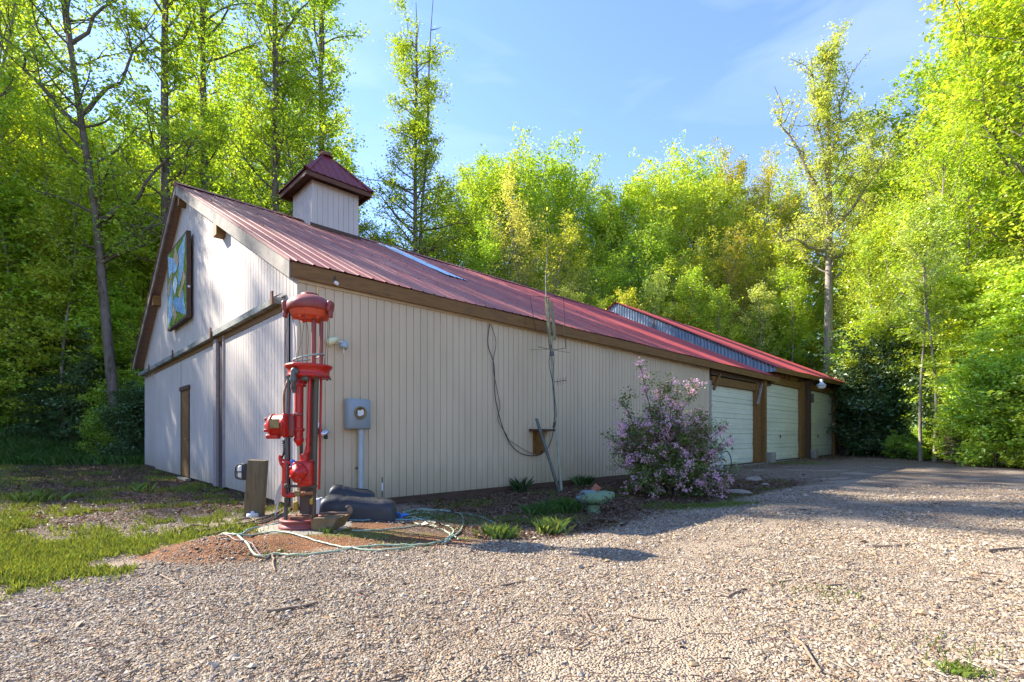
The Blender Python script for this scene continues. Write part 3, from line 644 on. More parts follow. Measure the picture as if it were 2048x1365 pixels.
tim('door_post', 23.2, 23.65, -.06, .16, 0, 3.62); tim('door_post', 23.68, 24.05, -.22, -.02, 0, 3.70, m='beam_d'); tim('door_post', 24.07, 24.25, .0, .18, 0, 3.6, m='beam_d')
tim('door_post', 28.95, 29.6, -.06, .16, 0, 3.62); tim('door_post', 29.9, 30.45, -.22, .02, 0, 3.72, m='beam_d')
tim('door_header', 13.72, 17.6, -.03, .14, 2.84, 3.10); tim('door_header', 18.75, 23.18, -.03, .14, 3.28, 3.56); tim('door_header', 24.27, 28.93, -.03, .14, 3.34, 3.60)
tim('upper_beam', 13.6, 19.2, -.05, .10, 3.14, 3.38, m='beam_d'); tim('upper_beam', 18.8, 30.5, .0, .12, 3.63, 3.95, m='beam_d')
for k in range(6): tim('header_block', 18.8+k*.62, 19.28+k*.62, -.12, -.02, 3.58, 3.74)
mb = MB(); mb.box((17.75, -.12, 2.72), (.09, .07, .95), Matrix.Rotation(R(28), 3, 'Y') @ Matrix.Identity(3)); bp(mb, 'brace', 'rake')
mb = MB(); mb.box((13.95, -.08, 2.93), (.09, .07, .75), Matrix.Rotation(R(40), 3, 'Y')); bp(mb, 'brace', 'beam')
for s in (18.38, 24.15, 30.2):
    mb = MB(); mb.rbox((s, -.30, .16), (.36, .3, .52), .03, 2); bp(mb, 'post_footing', 'concrete')

# ------------------------------------------------------------------ things on the barn
def local_thing(name, s, t, z, label, cat): return empty(name, B(s, t, z), TH, label, cat)
# painted quilt square
q = local_thing('barn_quilt', -.06, 7.46, 3.88, 'painted green, blue and tan quilt square hanging high on the gable wall', 'quilt sign')
mb = MB(); mb.bb(-.09, 0, -1.13, 1.13, 0, 2.04); mb.build('frame', M['beam_d'], q, True)
GR, LB, TN, WH, DB = 'qg', 'qb', 'qt', 'qw', 'qd'
for k, c in ((GR, (.17, .26, .03)), (LB, (.36, .56, .74)), (TN, (.62, .42, .27)), (WH, (.78, .84, .86)), (DB, (.22, .42, .64))): M[k] = paint('quilt_'+k, c, .05, tuple(x*.8 for x in c), .22, 4)
def qp(mats, polys, off):
    mb = MB()
    for p in polys: mb.add([(-.092-off, 1.08-x*2.16, .05+y*1.94) for x, y in p], [tuple(range(len(p)))])
    return mb.build('painted_patch', M[mats], q, True)
qp(GR, [[(0, 0), (1, 0), (1, 1), (0, 1)]], 0)
def qn(l):                                                        # outline points measured on the tilted square -> its own unit square
    out = []
    for px, py in l:
        u = (px-128)/190; 
        for _ in range(3): v = 1-(py-(370-255*u))/((1255-145*u)-(370-255*u)); u = (px-(145-35*v))/((325-20*v)-(145-35*v))
        out.append((min(max(u, 0), 1), min(max(v, 0), 1)))
    return out
qp(LB, [qn(p) for p in ([(112, 372), (212, 420), (226, 520), (206, 582), (162, 560), (140, 650)], [(302, 125), (232, 318), (246, 420), (240, 560), (262, 700), (288, 548), (296, 350)], [(166, 655), (186, 780), (188, 930), (192, 1095), (146, 1245), (140, 880)])], .002)
qp(DB, [qn(p) for p in ([(214, 865), (255, 888), (290, 790), (325, 1108), (224, 1036), (196, 930)], [(240, 560), (262, 700), (252, 760), (240, 690)])], .004)
qp(TN, [qn(p) for p in ([(200, 250), (244, 425), (232, 515), (180, 395)], [(290, 553), (316, 640), (266, 890), (246, 855), (282, 700)], [(160, 568), (180, 565), (150, 860), (126, 800)], [(188, 935), (225, 1030), (238, 1080), (222, 1178), (200, 1085), (182, 985)])], .006)
qp(WH, [qn([(208, 600), (238, 700), (215, 855), (186, 735)])], .008)
mb = MB(); mb.lathe((-.045, -1.14, .72), [(.03, 0), (.03, .02), (0, .025)], 12, Matrix.Rotation(R(90), 3, 'X')); mb.build('hook', M['white'], q, True)
# meter box and conduit
s0, _ = SIDE(696, 820, .15); s1, _ = SIDE(741, 820, .15)
mbx = local_thing('meter_box', (s0+s1)/2, 0, 1.18, 'grey electric meter box with round window on the long wall near the corner', 'meter box')
hw_ = (s1-s0)/2
mb = MB(); mb.rbox((0, -.08, .25), (hw_*2, .15, .47), .012, 2); mb.build('box', M['grey_paint'], mbx, True)
mb = MB(); mb.rbox((0, -.163, .25), (hw_*1.9, .012, .44), .004, 1); mb.build('cover', M['grey_paint'], mbx, True)
RX = Matrix.Rotation(R(90), 3, 'X')
mb = MB(); mb.lathe((0, -.168, .27), [(.0, -.0), (.085, 0), (.1, .012), (.1, .03), (.082, .034), (.078, .01), (0, .008)], 28, RX); mb.build('ring', M['brass'], mbx, True)
mb = MB(); mb.prism([(-.05, -.04), (-.01, -.055), (.05, -.03), (.055, .03), (.03, .06), (.0, .03), (-.045, .045)], (0, -.180, .27), (1, 0, 0), (0, 0, 1), (0, -1, 0), .008); mb.build('torn_cover', M['white'], mbx, True)
mb = MB(); mb.cyl((.06, -.08, .01), (.06, -.08, -1.16), .042, 16); mb.cyl((.06, -.08, .02), (.06, -.08, -.06), .05, 16); mb.build('conduit', M['grey_pipe'], mbx, True)
mb = MB(); mb.box((.06, -.03, -.6), (.13, .02, .03)); mb.build('strap', M['steel'], mbx, True)
# twin flood lamp
s, z = SIDE(676, 682, .08)
fl = local_thing('flood_light', s, -.01, z, 'pair of small floodlights, one yellowed and one pale blue, high on wall beside pump', 'floodlight')
mb = MB(); mb.lathe((0, 0, 0), [(0, .03), (.045, .03), (.05, 0)], 14, RX); mb.build('base', M['white'], fl, True)
mb = MB(); d = Matrix.Rotation(R(65), 3, 'Y') @ Matrix.Rotation(R(15), 3, 'X')
mb.lathe((-.03, -.08, .02), [(0, -.16), (.05, -.155), (.058, -.12), (.045, -.03), (.03, .03), (0, .04)], 16, Matrix.Rotation(R(62), 3, 'Y')); mb.build('lamp', M['yellowed'], fl, True)
mb = MB(); mb.lathe((.09, -.09, -.07), [(0, -.03), (.055, -.035), (.06, .0), (.04, .06), (.02, .08), (0, .085)], 16, Matrix.Rotation(R(20), 3, 'Y')); mb.build('lamp', M['pale_blue'], fl, True)
mb = MB(); mb.tube([(0, -.03, 0), (.03, -.06, -.01), (.08, -.08, -.01)], .012, 8); mb.tube([(.08, -.08, -.01), (.083, -.09, -.19)], .008, 6); mb.build('arm', M['white'], fl, True)
# motion light behind the pump
s, z = SIDE(643, 866, .1)
ml = local_thing('motion_light', s, -.01, z, 'small black and silver motion light on wall directly behind the pump', 'wall light')
mb = MB(); mb.lathe((.03, -.1, 0), [(0, -.03), (.075, -.03), (.085, -.005), (.06, .03), (0, .045)], 18, Matrix.Rotation(R(-35), 3, 'Y')); mb.build('shade', M['chrome'], ml, True)
mb = MB(); mb.rbox((-.04, -.05, .02), (.09, .1, .09), .01, 2); mb.rbox((.06, -.1, -.06), (.05, .05, .07), .012, 2); mb.build('housing', M['black'], ml, True)
mb = MB(); mb.rbox((-.03, -.07, .11), (.06, .06, .08), .02, 2); mb.build('sensor', M['white'], ml, True)
# little white camera at the eave
s, z = SIDE(672, 566, .12)
cm = local_thing('eave_camera', s, -.12, z, 'tiny white camera dangling under the eave board above the floodlights', 'camera')
mb = MB(); mb.rbox((0, -.01, -.01), (.07, .05, .05), .012, 2, Matrix.Rotation(R(20), 3, 'Y')); mb.build('body', M['white'], cm, True)
mb = MB(); mb.tube([(0, 0, .01), (-.02, .0, .06), (.0, .01, .1)], .008, 6); mb.build('bracket', M['black'], cm, True)
# hanging cables
def wallpts(l, off): return [B(SIDE(px, py, off)[0], -off, SIDE(px, py, off)[1]) for px, py in l]
def smooth(pts, k=6):
    pts = [Vector(p) for p in pts]; out = []
    for i in range(len(pts)-1):
        p0, p1, p2, p3 = pts[max(i-1, 0)], pts[i], pts[i+1], pts[min(i+2, len(pts)-1)]
        for j in range(k):
            t = j/k; out.append(.5*((2*p1)+(p2-p0)*t+(2*p0-5*p1+4*p2-p3)*t*t+(3*p1-p0-3*p2+p3)*t**3))
    return out+[pts[-1]]
for i, (l, lab) in enumerate((([(979, 648), (976, 690), (988, 730), (990, 790), (998, 830), (1008, 862), (1022, 890), (1042, 907), (1068, 912), (1090, 903), (1103, 880), (1109, 845)], 'thick black cable sagging down the long wall to the shelf bracket'),
                              ([(981, 648), (992, 685), (986, 730), (994, 780), (1000, 812), (996, 840), (1012, 868), (1018, 880), (1045, 898), (1068, 910)], 'thin black cable looping beside the thicker one on the long wall'))):
    mb = MB(); mb.tube(smooth(wallpts(l, .05)), .009 if i == 0 else .006, 6); tag(mb.build('cable', M['cable']), lab, 'cable')
# shelf with bracket
s, z = SIDE(1085, 861, .1)
sh = local_thing('wall_shelf', s, 0, z, 'narrow brown wooden shelf with wedge bracket on the long wall', 'shelf')
mb = MB(); mb.bb(-.32, .30, -.26, 0, -.02, .025); mb.build('shelf_board', M['beam_d'], sh, True)
mb = MB(); mb.prism([(0, -.02), (-.24, -.02), (-.24, -.42), (-.12, -.52), (0, -.52)], (-.14, 0, 0), (0, 1, 0), (0, 0, 1), (1, 0, 0), .06)
mb.bb(-.2, .06, -.03, -.004, -.5, -.02); mb.build('bracket', M['beam'], sh, True)

# yard lamp on garage post
s, z = SIDE(1642, 770, .55)
yl = local_thing('barn_lamp', 23.9, -.22, 3.62, 'blue-grey dome yard lamp on a bent arm under the garage eave', 'wall lamp')
p0 = Vector((0, 0, 0)); 
lp = B(0, 0, 0); tgt = W(1643, 772, 22.6); ls, lt = ST(tgt.x, tgt.y); L = Vector((ls-23.9, lt+.22, tgt.z-3.62))
mb = MB(); mb.tube(smooth([(0, 0, -.35), (L.x*.3, L.y*.3, .02), (L.x*.75, L.y*.8, .1+L.z*.3), (L.x, L.y, L.z+.22)]), .02, 8); mb.build('arm', M['dark_steel'], yl, True)
mb = MB(); mb.lathe(L, [(.0, .30), (.06, .29), (.07, .16), (.10, .11), (.19, .05), (.20, .0), (.17, .01)], 24); mb.build('hood', M['grey_pipe'], yl, True)
mb = MB(); mb.lathe(L, [(.17, .0), (.165, -.06), (.11, -.13), (0, -.15)], 24); mb.build('lens', M['white'], yl, True)
mb = MB(); mb.rbox((0.05, -.06, -.75), (.2, .12, .42), .01, 1); tag_ = mb.build('switch_box', M['dark_steel'], yl, True)

# pvc riser with hose by the first garage door
p = G(1444, 946); pv = empty('water_riser', p, 0, 'white pipe riser with curled black hose beside the first garage door', 'pipe')
mb = MB(); mb.cyl((0, 0, 0), (0, 0, .78), .035, 12); mb.cyl((0, 0, .0), (0, 0, .16), .07, 12); mb.build('pipe', M['grey_pipe'], pv, True)
mb = MB(); mb.tube(smooth([(.03, -.03, .62), (.14, -.05, .66), (.24, -.08, .45), (.22, -.1, .15), (.1, -.1, .03), (.0, -.12, .04)]), .016, 8); mb.build('hose', M['black'], pv, True)

# ------------------------------------------------------------------ antenna mast and leaning pole
base = G(1123, 984); my = base.y
def A(px, py, dy=0): return W(px, py, my+.25*(base.z+(984-py)*.003)+dy)
am = empty('antenna_mast', base, 0, 'chalky leaning antenna mast with wooden battens and square wire loop beside the wall', 'antenna')
mb = MB(); mb.tube([base, A(1116, 900), A(1108, 790), A(1102, 690)], [.03, .028, .028, .026], 10); mb.build('pole', M['mast'], am)
mb = MB(); mb.tube([A(1102, 700), A(1098, 640), A(1092, 592), A(1091, 560), A(1094, 510), A(1096, 482)], [.012, .012, .011, .009, .007, .005], 6); mb.build('whip', M['mast'], am)
def bar(mb, a, b, w_):
    a, b = Vector(a), Vector(b); d = (b-a); q_ = d.to_track_quat('Z', 'Y').to_matrix(); mb.box((a+b)/2, (w_, w_*.7, d.length), q_)
mb = MB(); bar(mb, A(1092, 594), A(1101, 700), .055); bar(mb, A(1096, 596, -.05), A(1100, 690, -.05), .035); mb.build('batten', M['batten'], am)
mb = MB(); bar(mb, A(1103, 604, -.06), A(1110, 680, -.06), .055); mb.build('batten', M['batten'], am)
mb = MB(); lp_ = [A(1072, 662), A(1066, 630), A(1060, 592), A(1095, 595), A(1127, 593), A(1129, 640), A(1131, 697), A(1100, 701)]
mb.tube(lp_, .007, 6); mb.build('wire_loop', M['cable'], am)
mb = MB(); mb.tube([A(1060, 700), A(1098, 699), A(1140, 706)], .005, 5); mb.tube([A(1076, 694), A(1098, 699)], .01, 5); mb.build('cross_wire', M['batten'], am)
mb = MB(); mb.tube([A(1106, 765), A(1132, 761, -.2)], .006, 6)
for k in range(5):
    c = A(1109, 765).lerp(A(1132, 761, -.2), k/4); mb.tube([c+Vector((0, -.02, -.075)), c+Vector((0, .02, .075))], .004, 5)
mb.build('yagi_antenna', M['dark_steel'], am)
mb = MB(); mb.tube(smooth([A(1104, 690, -.03), A(1098, 722, -.04), A(1101, 745, -.04), A(1108, 780, -.04), A(1109, 830, -.05), A(1106, 856, -.03), A(1112, 842, -.02), A(1107, 860, .2)]), .007, 6)
mb.tube(smooth([A(1106, 676, -.08), A(1104, 692, -.06), A(1108, 715, -.05), A(1106, 770, -.04), A(1113, 826, -.05), A(1107, 862, .2)]), .005, 6); mb.build('mast_wire', M['cable'], am)
mb = MB(); mb.cyl(A(1104, 712, -.01), A(1103, 704, -.01), .045, 12); mb.build('clamp', M['steel'], am)
tp = B(SIDE(1073, 838, .3)[0], -.3, SIDE(1073, 838, .3)[1])
mb = MB(); mb.tube([G(1119, 986), tp], .032, 10); tag(mb.build('leaning_pipe', M['steel']), 'grey metal pipe leaning left against the wall shelf', 'pipe')

# ------------------------------------------------------------------ green casting
c = G(1187, 1026); gc = empty('old_pump_casting', c, 0, 'old cast pump head in flaking green and blue paint sitting in leaf litter', 'casting')
mb = MB(); mb.lathe((0, 0, 0), [(.0, -.02), (.115, -.02), (.11, .02), (.10, .08), (.10, .16)], 24); mb.build('pedestal', M['green_cast'], gc, True)
mb = MB(); prof = [(.10, .14), (.17, .145), (.24, .18), (.265, .23), (.255, .28), (.2, .31), (.1, .325), (0, .33)]
mb.lathe((.03, 0, 0), prof, 36)
for i, v in enumerate(mb.v): 
    v = Vector(v); k = noise.noise(v*6)*.03; mb.v[i] = (v.x*(1+k*1.2), v.y*(1+k), v.z+k*.5+.03*v.x)
mb.rbox((.22, -.05, .28), (.16, .18, .09), .03, 3); mb.rbox((.06, -.2, .22), (.1, .12, .12), .03, 3); mb.build('body', M['green_cast'], gc, True)
mb = MB(); mb.lathe((-.17, -.03, .235), [(0, -.10), (.03, -.095), (.045, -.06), (.085, -.03), (.105, .02), (.1, .1), (0, .14)], 20, Matrix.Rotation(R(90), 3, 'Y')); mb.rbox((-.08, -.04, .31), (.22, .16, .07), .03, 3); mb.build('nose', M['blue_cast'], gc, True)
mb = MB(); mb.lathe((.02, .05, .33), [(.05, -.04), (.055, .03), (.06, .1), (.045, .1), (.04, .0)], 14, Matrix.Rotation(R(38), 3, 'Y')); tag(mb.build('clay_pot', M['terra'], None, True, None), 'small terracotta pot tipped over on top of the green casting', 'pot')
bpy.data.objects['clay_pot'].location = c

# ------------------------------------------------------------------ petrol pump skeleton
PY = 5.75; pc = W(607, 1050, PY); pcx = pc.x; K_ = PY/F
def P(px, py, dy=0.0): return Vector(((px-CX)*K_, PY+dy, EYE-(py-HY)*K_))
pz0 = gz(pcx, PY)
pump = empty('fuel_pump', (pcx, PY, pz0), 0, 'tall red skeleton of a vintage fuel pump on round base at barn corner', 'fuel pump')
def pp(mb, name, m): return mb.build(name, M[m], pump)
zb = .052
mb = MB(); mb.lathe((pcx, PY, zb-.01), [(.0, 0), (.265, 0), (.268, .03), (.245, .045), (.235, .075), (.255, .085), (.255, .105), (.215, .11), (.2, .09), (0, .09)], 40); pp(mb, 'base_ring', 'red_faded')
mb = MB(); mb.rbox((pcx+.02, PY-.03, zb+.11), (.26, .2, .05), .015, 2); mb.tube(smooth([P(598, 1040, -.1), P(600, 1027, -.1), P(604, 1040, -.08)]), .008, 6); mb.cyl(P(616, 1040, -.05), P(616, 1028, -.05), .05, 12); pp(mb, 'base_debris', 'rust')
zt = EYE-(755-HY)*K_
def angle_iron(px0, px1, dy, w_, name='upright', m='steel', py1=1042):
    mb = MB(); a = P(px0, 752, dy); b = P(px1, py1, dy); d = b-a; q_ = d.to_track_quat('Z', 'Y').to_matrix()
    mb.box((a+b)/2, (w_, .012, d.length), q_); mb.box((a+b)/2+Vector((-w_/2+.006, w_/2, 0)), (.012, w_, d.length), q_); return pp(mb, name, m)
angle_iron(591, 584, -.15, .04); angle_iron(643, 637, -.12, .044, m='olive_steel'); angle_iron(616, 611, .15, .045, m='dark_steel'); angle_iron(594, 595, .12, .035, m='dark_steel')
cx1 = (618-CX)*K_
mb = MB(); z1 = EYE-(733-HY)*K_
mb.lathe((cx1, PY, z1), [(0, -.02), (.20, -.02), (.235, .005), (.256, .005), (.258, -.012), (.24, -.035), (.225, -.05), (.222, -.10), (.232, -.11), (.232, -.13), (.2, -.14), (0, -.14)], 48)
mb.rbox((cx1-.04, PY-.235, z1-.01), (.09, .04, .045), .012, 2); pp(mb, 'lower_plate', 'red')
mb = MB()
for k in range(14): a = k*.4488; mb.lathe((cx1+.233*math.cos(a), PY+.233*math.sin(a), z1-.134), [(0, -.014), (.012, -.014), (.012, .004)], 6)
tag(pp(mb, 'plate_bolts', 'dark_steel'), kind='stuff')
for (px, w_, mt, dy) in ((629, .026, 'red_faded', -.03), (640, .023, 'red_faded', .03)):
    mb = MB(); mb.cyl(P(px, 733, dy), P(px+1, 622, dy), w_, 14); pp(mb, 'riser_tube', mt)
cx2 = (620-CX)*K_; z2 = EYE-(637-HY)*K_
mb = MB(); mb.lathe((cx2, PY, z2), [(.215, .085), (.238, .075), (.250, .085), (.252, .135), (.243, .165), (.22, .19), (.18, .22), (.14, .243), (.10, .250), (.10, .270), (.085, .282), (0, .286)], 48)
for ax, sx in ((-1, 1), (1, 1)):
    mb.rbox((cx2+ax*.252, PY-.05, z2+.12), (.06, .13, .13), .028, 3, Matrix.Rotation(ax*.15, 3, 'Y')); mb.rbox((cx2+ax*.257, PY-.06, z2+.035), (.045, .07, .09), .018, 2)
pp(mb, 'top_cap', 'red_faded')
mb = MB(); mb.lathe((cx2, PY, z2), [(0, .0), (.06, .0), (.12, -.005), (.19, .0), (.205, .012), (.21, .05), (.22, .06), (.22, .10)], 48)
mb.lathe((cx2, PY, z2-.012), [(.09, .01), (.10, -.01), (.115, -.01), (.125, .01)], 40)
for k in range(6): mb.box((cx2+.155*math.cos(k*1.05+.3), PY+.155*math.sin(k*1.05+.3), z2-.008), (.07, .03, .03), Matrix.Rotation(k*1.05+.3, 3, 'Z'))
pp(mb, 'cap_underside', 'orange_red')
mb = MB(); mb.cyl(P(637, 597), P(637, 571), .006, 6); pp(mb, 'top_rod', 'yellow')
for i, (a, b, c_) in enumerate(((588, 583, 588), (591, 594, 586), (596, 604, 608), (604, 608, 606), (624, 619, 620), (648, 646, 641), (652, 650, 648), (655, 654, 652))):
    mb = MB(); dy = (-.15, .1, -.18, .12, -.2, .12, -.1, .05)[i]
    mb.tube(smooth([P(a, 636, dy), P((a+b)/2+1, 655, dy), P(b, 682, dy), P((b+c_)/2-1, 705, dy), P(c_, 732, dy)]), .0035, 5); pp(mb, 'tie_wire', 'dark_steel')
mb = MB(); mb.tube([Vector((cx1-.005+.165*math.cos(t), PY+.165*math.sin(t), z1+.10+.07*math.sin(t*1+1.2)*.6)) for t in [k*math.pi/16 for k in range(33)]], .009, 8); pp(mb, 'hose_loop', 'hose_teal')
mb = MB(); mb.cyl(P(603, 764, -.06), P(602, 878, -.06), .047, 20); mb.lathe(P(602, 884, -.06), [(0, -.05), (.025, -.045), (.03, -.02), (.05, 0), (.058, .03), (.05, .05)], 16); mb.rbox(P(603, 770, -.06), (.13, .1, .06), .015, 2)
mb.rbox(P(606, 762, -.05), (.12, .1, .09), .02, 2); mb.lathe(P(602, 860, -.06), [(.055, -.02), (.062, -.015), (.062, .015), (.055, .02)], 18); pp(mb, 'main_cylinder', 'red')
mb = MB(); mb.cyl(P(628, 757, -.12), P(625, 895, -.12), .022, 12); mb.tube(smooth([P(625, 893, -.12), P(624, 903, -.12), P(615, 913, -.12)]), .03, 12); mb.cyl(P(625, 886, -.12), P(625, 876, -.12), .028, 12)
mb.cyl(P(641, 757, .02), P(637, 980, .02), .014, 10); pp(mb, 'feed_pipe', 'red')
# motor
RY = Matrix.Rotation(R(90), 3, 'Y'); mc = P(566, 852, -.13)
mb = MB(); mb.lathe(mc, [(0, -.135), (.03, -.135), (.035, -.11), (.075, -.10), (.105, -.08), (.122, -.05), (.126, -.045), (.126, .09), (.135, .09), (.135, .11), (0, .11)], 28, RY)
mb.lathe(mc, [(.128, -.052), (.132, -.05), (.132, -.036), (.128, -.034)], 28, RY)
for k in range(4): t = k*math.pi/2+.7; mb.rbox(mc+Vector((-.08, .09*math.cos(t), .09*math.sin(t))), (.08, .035, .035), .01, 2)
mb.rbox(mc+Vector((-.04, -.02, -.125)), (.14, .09, .05), .015, 2); mb.rbox(mc+Vector((.12, 0, 0)), (.03, .26, .27), .02, 2); mo = pp(mb, 'motor', 'red')
mb = MB(); mb.box(mc+Vector((.025, -.128, .02)), (.105, .01, .1)); mb.box(mc+Vector((.025, -.1345, .02)), (.085, .003, .08)); mb.build('nameplate', M['brass'], mo)
mb = MB(); mb.rbox(P(590, 852, -.08), (.09, .14, .24), .02, 2); mb.cyl(P(596, 830, -.1), P(612, 830, -.1), .02, 10); pp(mb, 'motor_bracket', 'red_faded')
mb = MB(); hx = [P(577, 880, -.12)+Vector((.013*math.cos(t), .013*math.sin(t), -t/(2*math.pi)*.024)) for t in [k*math.pi/5 for k in range(62)]]; mb.tube(hx, .006, 6); mb.tube(smooth([P(577, 905, -.12), P(575, 912, -.12), P(571, 918, -.12)]), .012, 8); pp(mb, 'spring_conduit', 'black')
mb = MB(); mb.tube(smooth([P(588, 757, -.1), P(582, 772, -.12), P(578, 795, -.13), P(578, 830, -.12)]), .012, 8); pp(mb, 'bowed_tube', 'copper')
mb = MB(); mb.tube(smooth([P(614, 800, .05), P(616, 860, .04), P(608, 905, .02), P(603, 935, .02), P(600, 960, .03), P(596, 990, .05)]), .012, 8); pp(mb, 'copper_line', 'copper')
# pipe union
mb = MB(); mb.tube(smooth([P(612, 750, -.22), P(606, 746, -.24), P(605, 756, -.24), P(605, 770, -.24)]), .03, 14)
mb.cyl(P(605, 760, -.24), P(605, 766, -.24), .042, 8); mb.cyl(P(605, 774, -.24), P(605, 782, -.24), .032, 8); mb.cyl(P(605, 768, -.24), P(606, 790, -.24), .022, 10); mb.rbox(P(622, 760, -.16), (.09, .06, .06), .02, 2); pp(mb, 'union_elbow', 'steel')
# pumping unit
bc = P(618, 942, -.12)
mb = MB(); mb.rbox(bc, (.23, .2, .25), .045, 4); mb.lathe(bc+Vector((-.02, -.09, 0)), [(0, .10), (.04, .095), (.05, .07), (.085, .06), (.095, .03), (.095, -.02)], 22, RX)
for t in range(5): a = t*1.257; mb.rbox(bc+Vector((-.02+.085*math.cos(a), -.13, .085*math.sin(a))), (.04, .05, .04), .012, 2)
mb.rbox(bc+Vector((.05, 0, -.1)), (.13, .18, .12), .03, 3); mb.rbox(bc+Vector((-.02, 0, -.13)), (.09, .1, .09), .02, 2); mb.cyl(bc+Vector((0, 0, .1)), bc+Vector((0, 0, .19)), .05, 14)
pp(mb, 'pumping_unit', 'red')
mb = MB(); mb.tube(smooth([P(598, 922, -.13), P(588, 924, -.14), P(577, 929, -.15), P(573, 922, -.15), P(572, 914, -.15), P(573, 910, -.15)]), .017, 10); mb.tube(smooth([P(572, 916, -.15), P(583, 921, -.16), P(596, 926, -.16)]), .014, 8)
mb.cyl(P(581, 930, -.14), P(580, 980, -.14), .03, 14); mb.cyl(P(581, 934, -.14), P(581, 924, -.14), .037, 10); mb.tube(smooth([P(580, 978, -.14), P(580, 986, -.14), P(586, 988, -.14), P(600, 987, -.14)]), .03, 12); pp(mb, 'suction_pipe', 'red')
mb = MB(); mb.rbox(P(606, 985, -.14), (.07, .07, .06), .015, 2); pp(mb, 'valve', 'brass')
mb = MB(); mb.cyl(P(610, 985, -.14), P(637, 983, -.14), .022, 12); mb.cyl(P(616, 985, -.14), P(618, 985, -.14), .028, 12); pp(mb, 'copper_pipe', 'copper')
mb = MB(); a = P(584, 970, -.17); b = P(645, 970, -.14); mb.box((a+b)/2, (b.x-a.x, .02, .03)); mb.rbox(P(588, 969, -.19), (.05, .04, .05), .008, 1); mb.box(P(628, 964, -.17), (.1, .05, .03)); pp(mb, 'crossbar', 'dark_steel')
mb = MB(); mb.box(P(613, 1002, 0), (.085, .06, .42)); pp(mb, 'centre_post', 'dark_steel')
mb = MB(); mb.rbox(P(595, 1012, -.05), (.045, .05, .11), .01, 2); pp(mb, 'yellow_tag', 'yellow'); mb = MB(); mb.rbox(P(633, 1000, -.14), (.035, .05, .07), .012, 2); pp(mb, 'yellow_tag', 'yellow')
mb = MB(); mb.rbox(P(599, 921, -.18), (.045, .03, .035), .01, 2, Matrix.Rotation(.4, 3, 'Y')); mb.rbox(P(598, 930, -.17), (.03, .03, .10), .008, 2); pp(mb, 'valve_handle', 'blue')
# pad
mb = MB(); prof = [(.0, .045), (.5, .04), (.56, .02), (.58, -.06)]; mb.lathe((pcx+.02, PY-.02, zb-.045), prof, 26)
for i, v in enumerate(mb.v):
    k = 1+.12*noise.noise(Vector(v)*2.3); mb.v[i] = (pcx+(v[0]-pcx)*k, PY+(v[1]-PY)*k, v[2])
tag(mb.build('concrete_pad', M['concrete']), 'thin round concrete pad under the red fuel pump, dusted with clay', 'pad')

# ------------------------------------------------------------------ rusty pan, black covers, jug
p = P(674, 1052, -.12); p.z += .06
pan = empty('rusty_pan', p, 0, 'tapered rusty brown metal hood lying beside the pump base', 'scrap metal')
mb = MB(); fr = [(-.19, -.16, .06), (.10, -.17, .065), (.20, .02, .10), (-.17, .10, .065)]; lo = [(-.19, -.14, -.06), (.02, -.17, -.08), (.13, .0, -.03), (-.16, .08, -.05)]
mb.add(fr+lo, [(0, 1, 2, 3)[::-1], (4, 5, 1, 0), (5, 6, 2, 1), (6, 7, 3, 2), (7, 4, 0, 3)])
mb.add([(x*.86, y*.8, .063+z*.02) for x, y, z in fr], [(0, 1, 2, 3)]); mb.build('hood', M['brown_rust'], pan, True)
mb = MB(); mb.tube(smooth([(-.17, .08, .09), (.0, .06, .1), (.15, .03, .105), (.2, .02, .12), (.19, .01, .17), (.165, .0, .185), (.15, .0, .165)]), [.014]*37, 8); mb.rbox((.185, .01, .13), (.05, .04, .08), .012, 2); mb.build('handle', M['log_end'], pan, True)

def hull(L_, Wd, H_, n=28, m_=20, e=5.0, tap=.22):
    mb = MB(); vs = []
    for i in range(n+1):
        u = i/n; x = -L_/2+L_*u; e1 = (1-abs(2*u-1)**e)**(1/e) if 0 < u < 1 else 0.02
        hh = H_*(1-tap*u)*(e1**.6); ww = Wd*(.75+.25*e1)
        for j in range(m_+1):
            a = math.pi*j/m_; cx_, sx_ = math.cos(a), math.sin(a)
            vs.append((x, ww/2*math.copysign(abs(cx_)**.55, cx_), hh*abs(sx_)**.34*(1-.05*(abs(cx_) < .25))+.010*math.sin(u*9+cx_*2)*abs(sx_)-(.012 if abs(u-.27) < .02 else 0)))
    mb.add(vs, [(i*(m_+1)+j, (i+1)*(m_+1)+j, (i+1)*(m_+1)+j+1, i*(m_+1)+j+1) for i in range(n) for j in range(m_)], True); return mb
cA = G(712, 1040)
h1 = hull(.95, .42, .33); o = h1.build('plastic_cover', M['black_plastic'], None, True); o.location = cA+Vector((0, .12, -.02)); o.rotation_euler = (0, R(1), R(8)); tag(o, 'long rounded black plastic cover lying on the ground right of the pump', 'plastic cover')
o2 = hull(.62, .36, .40).build('plastic_cover', M['black_plastic'], None, True); o2.location = cA+Vector((-.22, .5, 0)); o2.rotation_euler = (0, R(4), R(12)); tag(o2, 'shorter black plastic cover tucked behind the longer one against the wall', 'plastic cover')
p = G(629, 1032); p.y += .15
mb = MB(); mb.rbox(p+Vector((0, 0, .1)), (.14, .16, .24), .03, 3, Matrix.Rotation(R(-12), 3, 'Y')); mb.cyl(p+Vector((-.04, 0, .22)), p+Vector((-.05, 0, .27)), .025, 10); tag(mb.build('plastic_jug', M['white']), 'dirty white plastic jug standing between pump and black cover', 'jug')
p = G(505, 1034); mb = MB(); mb.lathe(p, [(0, .075), (.02, .075), (.025, .05), (.07, .045), (.075, .0), (.065, -.02)], 20); tag(mb.build('pipe_cap', M['white']), 'small round white pipe cap in the leaves at foot of the timber post', 'cap')
